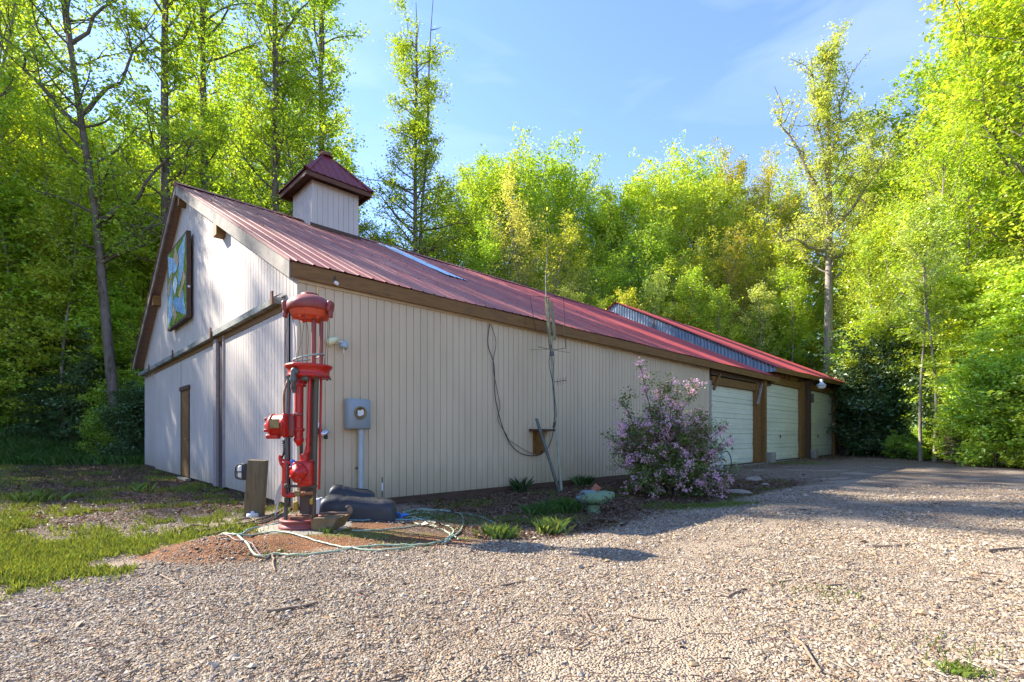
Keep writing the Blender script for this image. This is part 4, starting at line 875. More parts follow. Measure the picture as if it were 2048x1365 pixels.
p = G(797, 1038); mb = MB(); RXX = Matrix.Rotation(R(70), 3, 'X'); mb.lathe(p+Vector((0, 0, .03)), [(.045, 0), (.055, .02), (.045, .04), (.03, .03), (.03, .005)], 16, RXX); mb.tube([p+Vector((.0, 0, .03)), p+Vector((.12, .05, .05))], .02, 8); tag(mb.build('hose_fitting', M['blue']), 'blue round hose nozzle at the end of the black cover', 'hose nozzle')
s, z = SIDE(757, 975); p = B(s, -.12, 0); mb = MB(); mb.cyl(p+Vector((0, 0, -.1)), p+Vector((0, 0, .42)), .008, 6); st = mb.build('marker_stake', M['black'], None, False, p); tag(st, 'thin black and white marker stake standing against the siding', 'stake')
mb = MB(); mb.cyl(p+Vector((0, 0, .2)), p+Vector((0, 0, .33)), .014, 8); mb.build('white_band', M['white'], st)

# timber post with lamp
p = G(512, 1032); tp_ = empty('lamp_post', p, 0, 'short thick timber post with a caged bulkhead lamp, leaning by the gable door', 'lamp post')
mb = MB(); mb.rbox((.0, 0, .34), (.225, .19, .82), .008, 2, Matrix.Rotation(R(4), 3, 'Y') @ Matrix.Rotation(R(14), 3, 'Z')); mb.build('post', M['post_wood'], tp_, True)
lm = Vector((-.13, -.06, .60)); RYm = Matrix.Rotation(R(-80), 3, 'Y') @ Matrix.Rotation(R(0), 3, 'Z')
mb = MB(); mb.rbox(lm+Vector((.03, 0, 0)), (.07, .13, .22), .02, 3); hs = mb.build('lamp_housing', M['black'], tp_, True)
mb = MB(); mb.rbox(lm+Vector((-.03, -.005, 0)), (.07, .10, .17), .03, 3); mb.build('lamp_glass', M['white'], tp_, True)
mb = MB(); mb.tube(smooth([lm+Vector((.0, -.06, .1)), lm+Vector((-.075, -.055, .07)), lm+Vector((-.08, -.055, -.07)), lm+Vector((0, -.06, -.1))]), .008, 6); mb.tube(smooth([lm+Vector((.0, .0, .11)), lm+Vector((-.08, .0, .07)), lm+Vector((-.085, .0, -.07)), lm+Vector((0, .0, -.11))]), .008, 6); mb.tube(smooth([lm+Vector((0, -.07, 0)), lm+Vector((-.08, -.05, 0)), lm+Vector((-.08, .05, 0))]), .008, 6); mb.build('lamp_cage', M['black'], tp_, True)

# blue yard sign
p = G(548, 1034); sg = empty('yard_sign', p, 0, 'small blue octagonal security sign with white panel on a pale stake', 'yard sign')
tpp = W(559, 988, p.y)-p
ang = R(95); ax = Vector((math.cos(ang), math.sin(ang), 0)); upv = Vector((.26, 0, 1)).normalized(); nv = ax.cross(upv).normalized()
if nv.y > 0: nv = -nv
octo = [(.135*math.cos(R(22.5+45*k)), .15*math.sin(R(22.5+45*k))) for k in range(8)]
mb = MB(); mb.prism([(x*1.08, y*1.06) for x, y in octo], tpp-nv*.004, ax, upv, nv, .008); mb.build('sign_board', M['white'], sg, True)
mb = MB(); mb.prism(octo, tpp+nv*.0042, ax, upv, nv, .002); mb.build('blue_face', M['blue'], sg, True)
mb = MB(); mb.prism([(-.095, -.055), (.095, -.055), (.095, .06), (-.095, .06)], tpp+nv*.0065, ax, upv, nv, .002)
for yy in (-.085, -.105): mb.prism([(-.05, yy), (.05, yy), (.05, yy+.01), (-.05, yy+.01)], tpp+nv*.0065, ax, upv, nv, .002)
mb.build('white_panel', M['white'], sg, True)
mb = MB(); mb.tube([(-.0, 0, -.03), tpp-upv*.12-nv*.012], .011, 8); mb.build('stake', M['white'], sg, True)
mb = MB(); mb.rbox(tpp+upv*.16, (.03, .03, .02), .004, 1); mb.build('clip', M['black'], sg, True)

# ------------------------------------------------------------------ hoses on the ground
def hose(l, r, m, label, lift=.0):
    mb = MB(); pts = [G(px, py, r*.9+.004+(.03 if len(q_) else 0)) if False else G(px, py, r*.9+.004)+Vector((rnd.uniform(-.02, .02), rnd.uniform(-.025, .025), 0)) for px, py, *q_ in l]; pts = [Vector((q_.x, q_.y, gz(q_.x, q_.y)+r*.9+abs(rnd.gauss(0, .006)))) for q_ in smooth(pts, 5)]; mb.tube(pts, r, 8); return tag(mb.build('garden_hose', M[m]), label, 'hose', 'hoses lying round the pump')
hose([(455, 1062), (462, 1072), (492, 1082), (520, 1096), (560, 1107), (600, 1110), (660, 1105), (720, 1094), (780, 1092), (840, 1090), (880, 1082), (914, 1066), (928, 1052), (926, 1034), (912, 1024), (880, 1021), (840, 1020), (812, 1024), (808, 1031), (830, 1037), (870, 1045), (900, 1056), (908, 1068), (890, 1080)], .0105, 'hose_cream', 'pale green garden hose sweeping widest round the front of the clay mound')
hose([(440, 1076), (490, 1075), (530, 1066), (566, 1066), (610, 1077), (650, 1088), (700, 1096), (760, 1100), (830, 1094)], .009, 'hose_cream', 'cream hose running over the front edge of the concrete pad', .01)
hose([(480, 1074), (500, 1060), (540, 1050), (580, 1043), (640, 1034), (700, 1040), (760, 1040), (800, 1040), (850, 1038), (880, 1030)], .009, 'hose_teal', 'teal hose passing behind the pump base')
hose([(800, 1032), (822, 1023), (850, 1018), (900, 1024), (945, 1032), (985, 1044), (1003, 1058), (1000, 1070), (985, 1078)], .010, 'hose_teal', 'thin teal hose curving out to the weeds right of the mound')
hose([(578, 1014), (556, 1024), (536, 1034), (510, 1043), (470, 1050), (430, 1056), (395, 1064), (370, 1070), (364, 1064), (380, 1054), (404, 1050), (416, 1052)], .0135, 'hose_brown', 'thick brown hose folded back at the far left of the mound')
hose([(590, 1012), (572, 1026), (540, 1040), (500, 1049), (455, 1060), (420, 1070), (385, 1074), (368, 1072)], .012, 'hose_brown', 'brown hose running beside the thick folded one')
hose([(575, 1006), (560, 1030), (525, 1046), (500, 1036), (470, 1042)], .010, 'hose_brown', 'thin brown hose nearest the timber post')

hose([(812, 1030), (840, 1026), (862, 1028), (850, 1036), (826, 1034), (830, 1046), (868, 1054), (898, 1066), (902, 1080), (880, 1088)], .009, 'hose_cream', 'cream hose curled in a small double loop right of the black cover')
hose([(700, 1062), (750, 1060), (800, 1056), (850, 1050), (890, 1060), (915, 1078)], .008, 'hose_cream', 'thin pale hose crossing the mossy ground inside the big loop')
hose([(440, 1076), (470, 1079), (500, 1086), (530, 1100), (545, 1103)], .008, 'hose_brown', 'short dark hose end lying over the clay mound')
# ------------------------------------------------------------------ sticks and stones
def stick(l, r, label):
    pts = smooth([G(px, py, r) for px, py in l], 3); n = len(pts)
    pts = [q_+Vector((rnd.uniform(-1, 1), rnd.uniform(-1, 1), rnd.uniform(0, .6)))*r*.7 for q_ in pts]
    mb = MB(); mb.tube(pts, [r*(1-.6*i/n) for i in range(n)], 6); tag(mb.build('stick', M['stick']), label, 'stick', 'sticks on the gravel')
stick([(534, 1224), (575, 1218), (625, 1209)], .012, 'short brown stick in gravel at lower left')
stick([(600, 1216), (640, 1203)], .009, 'small forked stick next to the brown stick at lower left')
stick([(543, 1102), (546, 1118), (549, 1142)], .012, 'pale stick poking down from the hose below the clay mound')
stick([(1975, 1103), (2010, 1098), (2048, 1096)], .014, 'long brown stick at the right edge of the lot')
stick([(1455, 1195), (1470, 1186), (1492, 1178)], .009, 'bent little twig in the middle of the gravel')
stick([(1555, 1165), (1590, 1160)], .008, 'thin dark twig right of the bent one')
stick([(1650, 1172), (1690, 1169)], .008, 'short straight twig on the sunlit gravel near the bare patch')
stick([(1590, 1275), (1615, 1300), (1640, 1345)], .010, 'grey stick pointing at the bottom edge of the photo')
stick([(1960, 1145), (2005, 1150), (2045, 1158)], .009, 'pale stick below the long brown one at right')
stick([(1740, 1095), (1790, 1092), (1830, 1088)], .009, 'dark twig lying across the right part of the lot')
stick([(1000, 1172), (1052, 1162)], .008, 'small twig near the centre of the gravel')
stick([(1260, 1232), (1300, 1240), (1335, 1238)], .008, 'twig along the bare sandy patch')
stick([(320, 1150), (365, 1172)], .007, 'thin pale twig at the grass edge')
stick([(270, 1170), (345, 1172)], .006, 'pale grass stem lying flat at lower left')
def rock(px, py, r, label, sq=.6):
    bm = bmesh.new(); bmesh.ops.create_icosphere(bm, subdivisions=3, radius=1); c = G(px, py); sd_ = px*.37
    mb = MB(); vs_ = []
    for v in bm.verts:
        q_ = v.co*(1+.35*noise.noise(v.co*1.4+Vector((sd_, 0, 0)))+.1*noise.noise(v.co*5)); vs_.append(c+Vector((q_.x*r*1.3, q_.y*r, q_.z*r*sq+r*.15)))
    mb.add(vs_, [[v.index for v in f.verts] for f in bm.faces], False); bm.free(); tag(mb.build('rock', M['stone']), label, 'rock', 'rocks edging the flower bed')
rock(1508, 962, .16, 'rounded tan rock at the corner of the flower bed'); rock(1478, 988, .19, 'flat long rock at the front edge of the flower bed', .3)
rock(1392, 990, .14, 'mossy rock half under the azalea'); rock(1445, 975, .10, 'small brown rock between the flat rock and the azalea'); rock(1530, 972, .08, 'smallest rock beyond the tan one')

# ------------------------------------------------------------------ leaves helper
def leafmesh(name, C, S, rs, up=.6, lv=None, asp=.62, fold=.12, m='leaf', nrm=None):
    n = len(C)
    nn = rs.randn(n, 3); nn /= np.linalg.norm(nn, axis=1)[:, None]+1e-9; nn[:, 2] = np.abs(nn[:, 2]); nn = nn+np.array([0, 0, up])
    if nrm is not None: nn = nn+nrm
    nn /= np.linalg.norm(nn, axis=1)[:, None]
    a = rs.randn(n, 3); a -= nn*(a*nn).sum(1)[:, None]; a /= np.linalg.norm(a, axis=1)[:, None]; b = np.cross(nn, a)
    S = S[:, None]
    v = np.stack([C-a*S*.5, C+b*S*asp*.5+nn*S*fold, C+a*S*.5, C-b*S*asp*.5+nn*S*fold], 1).reshape(-1, 3)
    f = np.arange(n*4).reshape(-1, 4)
    me = bpy.data.meshes.new(name); fast_mesh(me, v, f)
    if lv is None: lv = rs.rand(n, 3)
    add_col(me, 'lv', np.repeat(lv, 4, 0)); me.materials.append(M[m]); return me

# ------------------------------------------------------------------ trees
def branch_path(rs, p0, d0, L_, nseg, curl=.25, rise=.1):
    pts = [np.array(p0, float)]; d = np.array(d0, float); st = L_/nseg
    for i in range(nseg):
        d = d+rs.randn(3)*curl/nseg**.5+np.array([0, 0, rise/nseg]); d /= np.linalg.norm(d); pts.append(pts[-1]+d*st)
    return pts
def grow(name, seed, H, r0, h0, prof, nb, elev=(.15, .8), leaf=.17, ltot=14000, clus=.55, nsub=5, sub2=2, lean=(0, 0), wob=.25, topfrac=.97, flat=.6, barkm='bark', extra=None, rise=.35, leafm='leaf', curl=.35, trunk_pts=None, inner=.35, minbr=.015, taper=.86):
    rs = np.random.RandomState(seed); mb = MB(); ns = 14
    path = []
    for i in range(ns+1):
        f = i/ns
        if trunk_pts is not None:
            hs_ = [q_[2] for q_ in trunk_pts]; z = hs_[0]+(hs_[-1]-hs_[0])*f; path.append(np.array([np.interp(z, hs_, [q_[0] for q_ in trunk_pts]), np.interp(z, hs_, [q_[1] for q_ in trunk_pts]), z]))
        else:
            path.append(np.array([lean[0]*f+wob*math.sin(f*5+seed)*f, lean[1]*f+wob*math.cos(f*4.1+seed*2)*f, H*f*1.0-.35*(i == 0)]))
    rad = [r0*(1.25 if i == 0 else 1)*(1-taper*(i/ns)**.9) for i in range(ns+1)]
    mb.tube(path, rad, 10)
    P_ = []
    def at(f):
        x = f*ns; i = min(int(x), ns-1); return path[i]*(1-(x-i))+path[i+1]*(x-i), rad[i]*(1-(x-i))+rad[i+1]*(x-i)
    for b in range(nb):
        f = h0+(topfrac-h0)*((b+rs.rand()*.8)/nb); R_ = prof(f)*(.75+.45*rs.rand())
        if R_ < .12: continue
        p, tr = at(f); az = b*2.39996+rs.randn()*.35; el = elev[0]+(elev[1]-elev[0])*((f-h0)/(1-h0))**.8+rs.randn()*.12
        d = np.array([math.cos(az)*math.cos(el), math.sin(az)*math.cos(el), math.sin(el)])
        pts = branch_path(rs, p, d, R_/max(.35, math.cos(el)), 6, curl, rise)
        br = max(minbr, min(tr*.55, .018*R_+.012)); mb.tube(pts, [br*(1-.8*i/6) for i in range(7)], 5, False)
        for k in range(nsub):
            g = .25+.7*(k+rs.rand()*.7)/nsub; x = g*6; i = min(int(x), 5); q_ = pts[i]*(1-(x-i))+pts[i+1]*(x-i)
            dd = pts[i+1]-pts[i]; dd = dd/np.linalg.norm(dd)+rs.randn(3)*np.array([.9, .9, .5]); dd /= np.linalg.norm(dd)
            sp = branch_path(rs, q_, dd, R_*.42*(1.15-g*.5), 3, curl, rise*.6)
            mb.tube(sp, [max(.008, br*.38*(1-.7*j/3)) for j in range(4)], 3, False)
            for j in range(1, 4): P_.append((sp[j], 1.0))
            for _ in range(sub2):
                jj = rs.randint(1, 4); P_.append((sp[jj]+rs.randn(3)*clus*.7, 1.0))
        for j in range(3, 7): P_.append((pts[j], 1.0))
        if rs.rand() < inner: P_.append((pts[2], .6))
    if extra: extra(rs, mb, P_, at)
    if flat < 1: pass
    wood_me = mb.build('trunk', M[barkm], None, True)
    wm = wood_me.data; bpy.data.objects.remove(wood_me)
    C = np.array([q_[0] for q_ in P_]); wgt = np.array([q_[1] for q_ in P_]); wgt = wgt*np.exp(rs.randn(len(C))*.45); wgt /= wgt.sum()
    cnt = rs.multinomial(ltot, wgt); idx = np.repeat(np.arange(len(C)), cnt)
    off = rs.randn(ltot, 3)*clus*.5*np.array([1, 1, flat])
    pos = C[idx]+off
    cv = rs.rand(len(C), 2)
    lv = np.stack([np.clip(rs.rand(ltot)*.6+cv[idx, 0]*.4, 0, 1), np.clip(rs.rand(ltot)*.6+cv[idx, 1]*.4, 0, 1), rs.rand(ltot)], 1)
    cm_ = leafmesh('crown', pos, leaf*np.exp(rs.randn(ltot)*.25), rs, .55, lv, m=leafm)
    return wm, cm_
def pf_oval(Rm, h0=.3): return lambda f: Rm*max(0, math.sin(math.pi*min(1, max(0, (f-h0+.08)/(1.06-h0+.08)))**.8))**.7
def pf_col(Rm, h0): return lambda f: Rm*(.75+.25*math.sin(f*19))*min(1, (1.03-f)*4)
PROTO = {}
PROTO['poplar1'] = grow('poplar1', 1, 29, .27, .24, pf_col(2.7, .2), 56, (.2, 1.0), .15, 17000, .42, 6, 2, rise=.5, taper=.7, wob=.12, inner=0)
PROTO['poplar2'] = grow('poplar2', 2, 29, .27, .30, pf_col(3.0, .3), 48, (.1, 1.0), .15, 14500, .42, 6, 2, rise=.5, wob=.15, taper=.7, inner=0)
PROTO['maple1'] = grow('maple1', 3, 17, .19, .18, pf_oval(4.2, .15), 60, (.1, 1.1), .165, 25000, .50, 6, 2, rise=.5)
PROTO['maple2'] = grow('maple2', 4, 17, .17, .24, pf_oval(3.7, .2), 56, (.2, 1.1), .165, 23000, .50, 6, 2, rise=.6, wob=.5, barkm='bark_pale')
PROTO['maple3'] = grow('maple3', 5, 16, .16, .20, pf_oval(3.3, .18), 50, (.2, 1.2), .155, 17000, .42, 6, 2, rise=.6, wob=.6, barkm='bark_pale')
PROTO['airy'] = grow('airy', 6, 18, .16, .25, pf_oval(3.3, .2), 46, (.3, 1.2), .13, 14000, .4, 6, 2, rise=.6, wob=.7, barkm='bark_pale')
PROTO['young1'] = grow('young1', 8, 7.5, .07, .08, pf_oval(2.3, .02), 44, (.0, .9), .13, 20000, .36, 5, 2, rise=.2, flat=.35)
PROTO['young2'] = grow('young2', 9, 7.0, .06, .10, pf_oval(2.0, .05), 40, (-.05, .9), .12, 18000, .34, 5, 2, rise=.15, flat=.3)
PROTO['brush1'] = grow('brush1', 10, 2.6, .04, .03, pf_oval(1.5, -.1), 34, (.0, 1.0), .11, 9000, .3, 4, 2, flat=.4, minbr=.008)
PROTO['rhodo'] = grow('rhodo', 12, 3.6, .06, .02, pf_oval(2.3, -.25), 60, (.1, 1.2), .16, 15000, .36, 4, 2, flat=.6, leafm='leaf_dark', minbr=.012)
PROTO['pole'] = grow('pole', 14, 15, .10, .5, pf_oval(1.7, .48), 26, (.2, 1.0), .15, 5500, .4, 5, 2, barkm='bark_pale', rise=.5, wob=.5, taper=.7)
# crowns of the named trees
def deadtop(rs, mb, P_, at):
    for (x, r, h1, h2, ly) in ((0, .10, 22, 29.5, .0), (1.15, .11, 12, 29.9, 0)):
        x0 = .25 if x else 0
        pts = [np.array([x0+(x-x0)*k/6+rs.randn()*.04, ly, h1+(h2-h1)*k/6]) for k in range(7)]; mb.tube(pts, [r*(1-.8*k/6) for k in range(7)], 7)
    for (x, z, dx, dz) in ((0, 26.6, -1.1, 1.2), (0, 26.3, -.6, 1.5), (1.0, 27.6, .7, .2), (0, 27, .25, 1.2)):
        mb.tube([np.array([x, 0, z]), np.array([x+dx*.6, 0, z+dz*.4]), np.array([x+dx, 0, z+dz])], [.035, .022, .01], 5, False)
def twin_prof(f):
    z = f*28
    if z > 27.4: return .4
    if z > 21.4: return 1.0+1.2*max(0, math.sin((z-21.0)/6.8*math.pi))**.6
    if z > 20.2: return .6
    return 1.3+3.4*max(0, (20.2-z)/14)**.7
PROTO['twin'] = grow('twin', 21, 28, .27, .18, twin_prof, 100, (.1, .6), .15, 30000, .45, 5, 2, wob=.12, extra=deadtop, topfrac=.92)
def big_limbs(spec):
    def ex(rs, mb, P_, at):
        for (f, dx, dy, dz, r, nl) in spec:
            p, tr = at(f); n = 9; pts = [p]
            for k in range(1, n+1):
                g = k/n; pts.append(p+np.array([dx*g, dy*g, dz*(g**1.35)])+rs.randn(3)*.12*g*2)
            mb.tube(pts, [r*(1-.85*k/n) for k in range(n+1)], 7, False)
            for k in range(nl):
                g = .25+.75*rs.rand(); i = min(int(g*n), n-1); q_ = pts[i]; dd = rs.randn(3)+np.array([0, 0, .7]); dd /= np.linalg.norm(dd)
                sp = branch_path(rs, q_, dd, 1.0+1.4*rs.rand(), 4, .4, .4); mb.tube(sp, [r*.22*(1-.7*j/4)+.004 for j in range(5)], 4, False)
                for j in range(1, 5): P_.append((sp[j], 1.0))
    return ex
PROTO['sparse'] = grow('sparse', 31, 28.5, .42, .42, lambda f: 2.6*(1.1-f)*1.6+.3, 40, (.5, 1.25), .16, 19000, .42, 5, 2, barkm='bark_pale', rise=.8, wob=.15, curl=.25,
    extra=big_limbs([(.62, -4.2, 0, 8.0, .16, 22), (.55, 5.4, .3, 7.2, .15, 24), (.50, -4.5, .4, 1.6, .13, 16), (.48, 4.2, -.4, 1.4, .12, 14), (.70, 1.4, .4, 7.5, .14, 14), (.68, -1.4, -.4, 7.8, .13, 14)]))
PROTO['leaner'] = grow('leaner', 32, 22, .22, .5, lambda f: 1.8, 26, (.3, 1.2), .16, 15000, .5, 5, 2, barkm='bark', rise=.6, lean=(1.0, 0), wob=.6,
    extra=big_limbs([(.55, 5.2, 0, 7.5, .13, 22), (.6, 3.0, .5, 7.8, .12, 20), (.65, -2.6, .4, 5, .1, 14), (.5, 4.0, -.5, 3.4, .1, 12)]))
PROTO['forked'] = grow('forked', 33, 24, .22, .35, lambda f: 2.3, 30, (.3, 1.0), .13, 9000, .5, 5, 2, rise=.4, taper=.8, trunk_pts=[(0, 0, -.4), (-.55, 0, 5), (-1.0, 0, 10), (-1.8, 0, 15), (-2.3, 0, 19), (-2.7, 0, 24)],
    extra=big_limbs([(.42, 3.6, .2, 3.8, .12, 12), (.58, -3.6, 0, 5.2, .12, 16), (.6, 3.0, .5, 4.6, .1, 16), (.7, -1.2, .4, 6, .1, 14), (.35, 3.0, -.5, 1.8, .09, 12), (.72, 3.4, -.5, 3.8, .08, 12)]))

def leafc(k):
    return {'deep': (.10, .22, .025), 'mid': (.33, .50, .05), 'spring': (.45, .61, .06), 'yellow': (.52, .63, .08), 'pale': (.52, .60, .16), 'olive': (.48, .50, .08), 'teal': (.18, .37, .05), 'rhodo': (.085, .155, .045)}[k]
NT = [0]
def tree(kind, x, y, sc_, color, label, name='tree', group=None, rot=None, cat='tree', zs=None, jit=.12):
    r_ = random.Random(NT[0]*13+5); NT[0] += 1
    wm, cm_ = PROTO[kind]; o = empty(name, (x, y, gz(x, y)-.05), r_.uniform(0, 6.28) if rot is None else rot, label, cat, group)
    o.scale = (sc_, sc_, (zs or sc_)*(1 if zs else r_.uniform(.93, 1.07)))
    a = bpy.data.objects.new('trunk', wm); a.parent = o; COL.objects.link(a)
    c = bpy.data.objects.new('crown', cm_); c.parent = o; COL.objects.link(c)
    k = leafc(color); j = [1+r_.uniform(-jit, jit) for _ in range(3)]; v = 1+r_.uniform(-jit, jit); c.color = (k[0]*j[0]*v, k[1]*v, k[2]*j[2]*v, 1); TREES.append((x/y, o)); return o
TREES = []
def at_px(px, Y): return (px-CX)/F*Y, Y
# --- named trees, left to right
x, y = at_px(242, 20.5); tree('forked', x, y, 1.0, 'mid', 'tall forked tree with bare spreading limbs left of the gable', 'forked_tree', rot=0, zs=1)
x, y = at_px(335, 21.5); tree('poplar2', x, y, .95, 'mid', 'straight thick grey trunk rising right behind the gable peak', 'poplar_tree', rot=1.0)
x, y = at_px(407, 24); tree('poplar1', x, y, .95, 'spring', 'straight tall poplar just right of the gable peak', 'poplar_tree', rot=2.0)
x, y = at_px(550, 27); tree('poplar2', x, y, 1.0, 'mid', 'tall poplar behind the roof left of the cupola', 'poplar_tree', rot=3.0)
x, y = at_px(645, 30); tree('poplar1', x, y, 1.05, 'mid', 'tall dense poplar whose trunk stands right behind the cupola', 'poplar_tree', rot=.5)
x, y = at_px(832, 34); tree('twin', x, y, 1.0, 'mid', 'lone narrow tree with two bare dead tips standing above the ridge', 'twin_topped_tree', rot=0, zs=1)
x, y = at_px(1657, 33); tree('sparse', x, y, .91, 'pale', 'tall pale-barked tree with thin new leaves behind the garage roof end', 'pale_tree', rot=0, zs=.94)
x, y = at_px(1735, 40); tree('leaner', x, y, 1.05, 'pale', 'airy tree with long limbs reaching right, beside the tall pale tree', 'pale_tree', rot=0, zs=1)
x, y = at_px(1855, 24); tree('airy', x, y, .8, 'spring', 'slim crooked tree with bare top twigs at the right edge of the lot', 'slim_tree', rot=1)
x, y = at_px(1925, 30); tree('maple1', x, y, 1.15, 'mid', 'darker full maple rising above the right woods', 'maple_tree', rot=2)
# --- left woods
G1 = 'woods left of the barn'; G2 = 'woods behind the barn ridge'; G3 = 'woods right of the lot'; G4 = 'understory trees on the left bank'; G5 = 'understory trees behind the garage'
for (px, Y, k, s_, c_) in ((0, 27, 'airy', 1.0, 'spring'), (105, 31, 'maple3', .85, 'spring'), (190, 38, 'maple2', .8, 'spring'), (262, 40, 'maple3', .9, 'spring'), (60, 40, 'poplar1', .8, 'spring'),
        (150, 46, 'maple1', .8, 'spring'), (300, 44, 'maple2', .85, 'mid'), (-30, 21.5, 'airy', 1.0, 'spring'), (30, 50, 'maple1', .9, 'mid')):
    x, y = at_px(px, Y); tree(k, x, y, s_, c_, 'leafy green hardwood in the woods left of the gable', 'hardwood_tree', G1)
for (x, y, k, s_) in ((-27.0, 17.2, 'airy', .85), (-22.0, 13.6, 'pole', .75), (-19.8, 16.8, 'poplar2', .86), (-25, 18.6, 'poplar1', .8), (-34, 20, 'airy', 1.0), (-29, 23, 'maple3', 1.1), (-36, 12, 'airy', 1.0), ):
    tree(k, x, y, s_, 'mid', 'hardwood tree at the far left edge of the clearing', 'hardwood_tree', 'trees left of the clearing')
for (px, Y, k, s_, c_) in ((5, 22.5, 'young1', 1.1, 'mid'), (60, 23, 'young2', 1.2, 'spring'), (120, 21.5, 'young1', 1.0, 'mid'), (180, 24, 'young2', 1.2, 'spring'), (225, 22.5, 'young1', .9, 'mid'), (275, 25, 'young1', 1.2, 'mid'), (30, 27, 'young1', 1.4, 'spring'),
        (150, 28, 'young1', 1.5, 'mid'), (90, 31, 'young2', 1.6, 'spring'), (230, 30, 'young2', 1.5, 'mid'), (300, 29, 'young1', 1.3, 'spring'), (-60, 20, 'young1', 1.2, 'mid'), (-40, 26, 'young2', 1.5, 'mid'), (340, 27, 'young2', 1.3, 'spring'), (395, 30, 'young1', 1.5, 'mid'), (470, 31, 'young2', 1.5, 'spring'), (530, 34, 'young1', 1.5, 'mid')):
    x, y = at_px(px, Y); tree(k, x, y, s_, 'spring' if c_ == 'mid' else 'yellow', 'low bushy green tree on the shaded bank left of the barn', 'understory_tree', G4)
# --- between: px 400-1000
for (px, Y, k, s_, c_) in ((470, 30, 'airy', 1.2, 'spring'), (500, 38, 'poplar2', .8, 'spring'), (605, 37, 'maple3', 1.25, 'spring'), (440, 40, 'maple2', 1.0, 'spring'), (365, 34, 'maple3', 1.0, 'spring'), (585, 29, 'airy', 1.15, 'mid'), (540, 46, 'maple1', 1.15, 'spring'), (695, 33, 'poplar2', .62, 'mid'),
        (700, 42, 'maple2', .75, 'teal'), (770, 40, 'maple2', .7, 'teal'), (860, 41, 'maple1', .72, 'mid'), (915, 44, 'maple3', .85, 'teal'), (800, 36, 'young1', 1.3, 'mid'), (735, 37, 'young2', 1.3, 'teal'), (880, 38, 'young1', 1.4, 'mid')):
    x, y = at_px(px, Y); tree(k, x, y, s_, c_, 'green tree standing behind the barn roof near the cupola' if px < 650 else 'lower green tree behind the ridge near the twin-topped tree', 'hardwood_tree', 'trees behind the cupola' if px < 650 else 'trees round the twin-topped tree')
# --- forest wall px 900-1600
wall = [(905, 42, 'maple1', .78, 'mid'), (960, 46, 'maple2', .95, 'mid'), (1010, 43, 'maple1', .95, 'spring'), (1000, 50, 'maple2', 1.05, 'mid'), (1060, 50, 'maple3', 1.05, 'mid'), (1110, 46, 'maple2', 1.08, 'spring'), (1150, 52, 'maple1', 1.1, 'mid'), (1195, 47, 'maple2', .95, 'mid'),
        (1250, 44, 'maple1', 1.0, 'spring'), (1290, 50, 'maple2', 1.05, 'mid'), (1330, 45, 'maple2', 1.05, 'yellow'), (1385, 48, 'maple1', 1.08, 'spring'), (1430, 44, 'maple2', .98, 'yellow'), (1470, 49, 'maple3', 1.15, 'olive'), (1515, 45, 'airy', 1.02, 'olive'), (1560, 50, 'maple1', 1.0, 'spring'),
        (1600, 44, 'maple2', .92, 'pale'), (1410, 55, 'maple1', 1.05, 'mid'), (1220, 57, 'maple1', 1.05, 'mid'), (1500, 56, 'maple2', 1.0, 'yellow'), (1100, 57, 'maple1', 1.05, 'mid'), (1345, 58, 'maple2', 1.05, 'spring'), (1045, 38, 'airy', .80, 'pale'), (1100, 37, 'airy', .74, 'yellow'), (1165, 40, 'maple3', .78, 'spring'), (1300, 39, 'maple2', .75, 'mid'), (1395, 40, 'maple3', .8, 'yellow'), (980, 38, 'maple3', .7, 'mid'), (1540, 40, 'maple3', .82, 'yellow'), (1460, 39, 'airy', .75, 'olive'), (1230, 38, 'maple2', .62, 'mid')]
for (px, Y, k, s_, c_) in wall:
    s_ *= 1.17 if px < 1260 else 1.15 if px < 1400 else 1.07
    x, y = at_px(px, Y); tree(k, x, y, s_, c_, {'mid': 'fresh green hardwood in the forest wall beyond the roof', 'spring': 'bright spring-green hardwood in the forest wall beyond the roof', 'yellow': 'yellow-green hardwood in the forest wall beyond the roof', 'olive': 'rust-tinged budding tree in the forest wall beyond the roof', 'pale': 'pale green airy tree in the forest wall beyond the roof'}[c_], 'hardwood_tree', G2)
for i, (px, Y) in enumerate(((930, 34), (1000, 34), (1070, 34), (1140, 35), (1210, 34), (1290, 35), (1350, 35), (1420, 36), (1480, 35), (1550, 37), (1600, 38), (1640, 40), (1250, 41), (1180, 43), (1440, 43), (1090, 42))):
    x, y = at_px(px, Y); tree(('young1', 'young2', 'maple3')[i % 3], x, y, (1.25, 1.15, .5)[i % 3], ('spring', 'mid', 'yellow', 'mid')[i % 4], 'low leafy understory tree just behind the barn roof', 'understory_tree', G5)
# --- right woods
for (px, Y, k, s_, c_) in ((1720, 34, 'maple3', .8, 'yellow'), (1780, 30, 'maple2', .72, 'spring'), (1830, 34, 'maple1', .85, 'spring'), (1700, 46, 'maple1', .95, 'spring'), (1800, 46, 'maple2', .95, 'spring'), (1985, 26, 'maple2', 1.12, 'spring'), (2060, 24, 'maple1', 1.2, 'yellow'), (2010, 34, 'poplar1', .95, 'yellow'), (1930, 40, 'maple1', 1.25, 'spring'), (2130, 22, 'maple2', 1.25, 'spring'), (2090, 31, 'poplar2', .95, 'yellow'), (1890, 52, 'maple2', 1.15, 'mid'), (2180, 36, 'maple1', 1.3, 'mid'),
        (2300, 24, 'maple1', 1.2, 'mid'), (1760, 56, 'maple1', 1.05, 'mid'), (2020, 50, 'maple1', 1.2, 'mid')):
    x, y = at_px(px, Y); tree(k, x, y, s_, c_, {'yellow': 'bright yellow-green tree in the sunlit right woods', 'spring': 'bright green tree in the sunlit right woods', 'mid': 'deeper green tree in the right woods'}[c_], 'hardwood_tree', G3)
